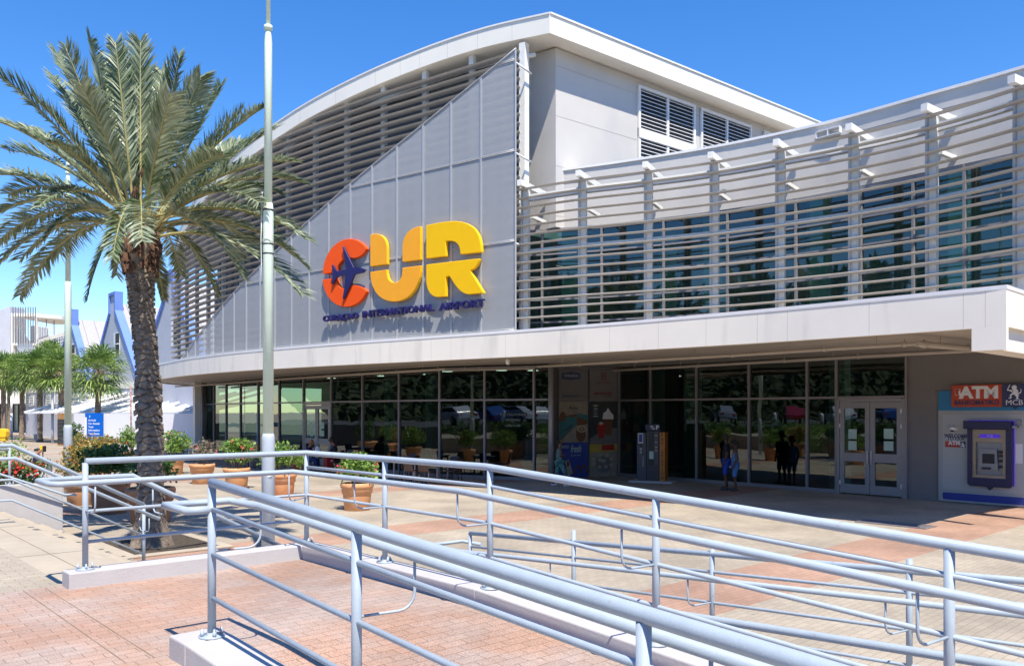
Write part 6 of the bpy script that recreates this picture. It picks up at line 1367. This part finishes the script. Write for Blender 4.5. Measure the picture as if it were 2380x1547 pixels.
# far twin building
FT = empty('office_building', V(X_(60, 100), 100, 0), 'far white office building with a roof deck, vertical fins and a flat roof', 'building')
def fb(name, x0, x1, y0, y1, D, dep, mat, bev=0.0):
    a, c = X_(x0, D), X_(x1, D); z1, z0 = Z_(y0, D), Z_(y1, D); b = MB(); b.obox(V((a + c) / 2, D + dep / 2, (z0 + z1) / 2), V((c - a) / 2, 0, 0), V(0, dep / 2, 0), V(0, 0, (z1 - z0) / 2)); return b.build(name, mat, FT)
b = MB(); D = 97; b.ext([P_(x, y, D) for x, y in ((-40, 735), (24, 711.5), (24, 918), (-40, 918))], V(0, 3, 0)); b.build('tower_wall', M['gable'], FT)
fb('fascia_band', -60, 128, 922, 937.5, 95, 3, M['roofwhite']); fb('upper_wall', -60, 128, 860, 921.5, 96, 1, M['stucco']); fb('upper_wall', 24, 140, 824, 859.5, 97, 1, M['stucco'])
fb('dark_glazing', -60, 118, 938, 1001.5, 99, .3, M['int_dark']); 
for x in (-20, 10, 22, 33, 58, 70, 86, 100, 113): fb('mullion', x, x + 1.1, 938, 1001.5, 98.6, .2, M['frame_l'])
for x0, x1 in ((12, 23), (33, 41)): fb('pale_glass', x0, x1, 940, 1000, 98.7, .1, M['int_green'])
fb('violet_screen', 59, 72, 962, 983, 98.5, .1, emit('violet screen', (.03, .01, .12), .4)); fb('side_wall', 112, 120, 938, 1001.5, 96, 3, M['gable'])
fb('roof_slab', 25, 84, 727, 735, 96, 9, M['roofwhite']); 
b = MB(); D = 96; b.ext([P_(84, 728.5, D), P_(143.6, 733.6, D), P_(143.6, 741, D), P_(84, 737, D)], V(0, 8, 0)); b.build('roof_slab', M['roofwhite'], FT)
fb('wood_panel', 38, 57, 744, 776, 103, .3, paint('orange timber cladding', (.50, .22, .05), .7)); fb('dark_opening', 31, 42, 765, 800, 102, .3, M['int_dark']); fb('dark_opening', 31, 42, 806, 830, 102, .3, M['int_dark']); fb('grey_block', 70, 81, 757, 796, 100, 3, M['gable']); fb('white_column', 80.5, 84.5, 735, 797, 96, .4, M['roofwhite']); fb('white_column', 25.5, 29.5, 735, 840, 95.5, .4, M['roofwhite']); fb('floor_edge', 25, 88, 796.5, 802, 95.6, 5, M['roofwhite'])
for x in (106.7, 124.5): fb('thin_post', x, x + 1.2, 740, 780, 99, .1, M['frame'])
for i, x in enumerate((29, 35, 41, 46.5, 52, 58, 64, 70, 75.5, 81)): fb('vertical_fin', x, x + .9, 713, 797 - i * 0, 94.5, .15, M['frame_l'])
for i in range(17): x = 88 + i * 3.9; fb('deck_rail', x, x + 1.0, 756 + i * .3, 786 - i * 1.3, 95, .1, M['trim'])
b = MB(); D = 96; b.ext([P_(x, y, D) for x, y in ((86, 790), (118, 780), (150, 770), (150, 784), (118, 794), (86, 800))], V(0, 3, 0)); b.build('curved_parapet', M['stucco'], FT)
for i in range(13):
    for j in range(5): x = 84 + i * 5.1; y = 800 - i * 1.5 + j * 7 ; fb('louvre_fin', x, x + 2.6, y, y + 3.6, 95.6, .5, M['trim']) if i * 5 + j < 65 else None
for j in range(6): 
    b = MB(); D = 95.8; y = 797 + j * 7; b.ext([P_(82, y + 2, D), P_(150, y - 18, D), P_(150, y - 16.5, D), P_(82, y + 3.5, D)], V(0, .2, 0)); b.build('louvre_rail', M['louvre'], FT)
b = MB(); D = 94.8; b.ext([P_(x, y, D) for x, y in ((40, 755), (94, 825), (94, 832), (40, 832))], V(0, .1, 0)); b.build('screen_triangle', M['meshframe'], FT)

# ------------------------------------------------------------------ car park and wooded slope mirrored in the glass
def ring(a0, a1, n): return [a0 + (a1 - a0) * k / n for k in range(n + 1)]
b = MB(); vs = []; rows = ((62, .3), (80, 6), (105, 17), (150, 24))
AZ = ring(math.radians(135), math.radians(420), 60)  # slope runs on unseen behind the view, added there to block low sky
hills = []
for i, an in enumerate(AZ):
    for (r, z) in rows: hills.append(V(-8 + math.cos(an) * r * 1.0, 8 + math.sin(an) * r, z * (1 + .25 * math.sin(i * .7) + .12 * math.sin(i * 1.9)) if z > 1 else z - .6))
fs = [(i * 4 + j, (i + 1) * 4 + j, (i + 1) * 4 + j + 1, i * 4 + j + 1) for i in range(len(AZ) - 1) for j in range(3)]
b.add(hills, fs, True); tag(b.build('hill', paint('dry green slope', (.035, .05, .02), .95, var=.4, vs=.3)), kind='structure')
M['wood'] = leafmat('distant woodland leaf', (.012, .022, .008), (.035, .06, .018), .7, .1, .15)
b = MB(); random.seed(5)
for k in range(26000):
    an = random.uniform(math.radians(138), math.radians(400)); r = random.uniform(60, 100); z = max(0, (r - 62) / 42 * 16); c = V(-8 + math.cos(an) * r, 8 + math.sin(an) * r, z + random.uniform(.3, 4.0) * (1 + .4 * math.sin(an * 23)))
    d = V(random.gauss(0, 1), random.gauss(0, 1), random.gauss(0, 1)).normalized(); s = d.orthogonal().normalized(); l = random.uniform(.3, .8); b.add([c - d * l - s * l * .4, c - d * l * .2 + s * l * .7, c + d * l, c + s * -l * .6], [(0, 1, 2, 3)])
tag(b.build('woodland', M['wood']), 'wooded slope around the airport car park mirrored in the glass, with an added rear arc blocking low sky', 'woodland', kind='stuff')
b = MB(); b.prism([(-60, -42), (-24.9, -42), (-24.9, 30), (-40, 60), (-64, 60)], -.2, 1.5); tag(b.build('car_park_road', M['asphalt']), kind='structure')
b = MB()
for k in range(5000):
    c = V(random.uniform(-24.9, -23.4), random.uniform(-40, 30), random.uniform(.4, 1.75)); d = V(random.gauss(0, 1), random.gauss(0, 1), random.gauss(0, 1)).normalized(); s = d.orthogonal().normalized(); l = random.uniform(.12, .28); b.add([c, c + d * l + s * l * .5, c + d * l * 2, c + d * l - s * l * .5], [(0, 1, 2, 3)])
tag(b.build('hedge_band', M['leaf_d']), 'long low hedge along the car park edge mirrored in the glass', 'hedge', kind='stuff')
M['tyre'] = paint('tyre', (.02, .02, .02), .8); M['carglass'] = paint('dark car glass', (.015, .02, .022), .08, spec=.8)
def car(loc, rz, col, lab):
    t = empty('parked_car', loc, lab, 'car', 'cars mirrored in the terminal glass', rz); pm = paint('car paint ' + lab[:9], col, .25, .2, var=.02, coat=1.0)
    low = [(-2.1, .35), (-2.15, .62), (-2.0, .86), (-1.25, .95), (1.75, .98), (2.05, .85), (2.1, .40)]; cab = [(-1.3, .95), (-.65, 1.42), (.9, 1.46), (1.7, .98)]
    b = MB(); b.ext([V(x, -.85, z) for x, z in low], V(0, 1.7, 0)); b.ext([V(x, -.70, z) for x, z in cab], V(0, 1.4, 0)); b.build('body', pm, t, world=False, bevel=.07)
    b = MB(); g_ = [(-1.12, .99), (-.62, 1.37), (.85, 1.40), (1.5, 1.0)]; b.ext([V(x, -.715, z) for x, z in g_], V(0, 1.43, 0)); b.ext([V(-1.27, -.6, .99), V(-.70, -.6, 1.385), V(-.66, -.6, 1.37), V(-1.22, -.6, .97)], V(0, 1.2, 0)); b.build('windows', M['carglass'], t, world=False)
    for sx in (-1.35, 1.3):
        for sy in (-.82, .82):
            w = MB(); w.tube([V(sx, sy - .1, .32), V(sx, sy + .1, .32)], .32, 18); wh = w.build('wheel', M['tyre'], t, world=False); w = MB(); w.tube([V(sx, sy - .11, .32), V(sx, sy + .11, .32)], .2, 14); w.build('rim', M['silver'], wh, world=False)
    for sy in (-.62, .62): w = MB(); w.box((-2.1, sy, .66), .1, .3, .14); w.build('headlight', M['white'], t, world=False); w = MB(); w.box((2.05, sy, .66), .1, .25, .18); w.build('tail_light', M['redp'], t, world=False)
CC = [(-31, 2, (.5, .5, .48), 'silver hatchback mirrored in the entrance glass'), (-31, 5.2, (.02, .05, .22), 'dark blue car mirrored beside the silver hatchback'), (-31, 8.6, (.03, .03, .03), 'black car mirrored in the cafe glass'), (-31, 12, (.02, .06, .25), 'blue estate mirrored left of the black car'), (-31, 15.4, (.6, .6, .6), 'white jeep mirrored near the column'), (-31, 19, (.3, .02, .02), 'dark red car mirrored in the cafe glass'), (-31, -2, (.10, .11, .13), 'grey saloon mirrored near the right door'), (-32.5, 24, (.25, .27, .3), 'grey estate mirrored by the cafe door')]
for x, y, col, lab in CC: car(V(x + .8, y, 1.5), random.uniform(-.08, .08), col, lab)
bo = None
for k in range(9):
    p = V(-25.4, -6 + k * 3.4, 1.5); 
    if bo is None:
        bo = empty('bollard', p, 'white bollard in the row mirrored before the parked cars', 'bollard', 'white bollards mirrored in the glass'); b = MB(); b.lathe([(.13, 0), (.13, .85), (.11, .92), (.05, .95)], (0, 0, 0), 14); b.build('shaft', M['white'], bo, world=False); b = MB(); b.lathe([(.135, .7), (.135, .76)], (0, 0, 0), 14); b.build('band', M['frame_l'], bo, world=False)
    else: c = copy_tree(bo); c.location = p
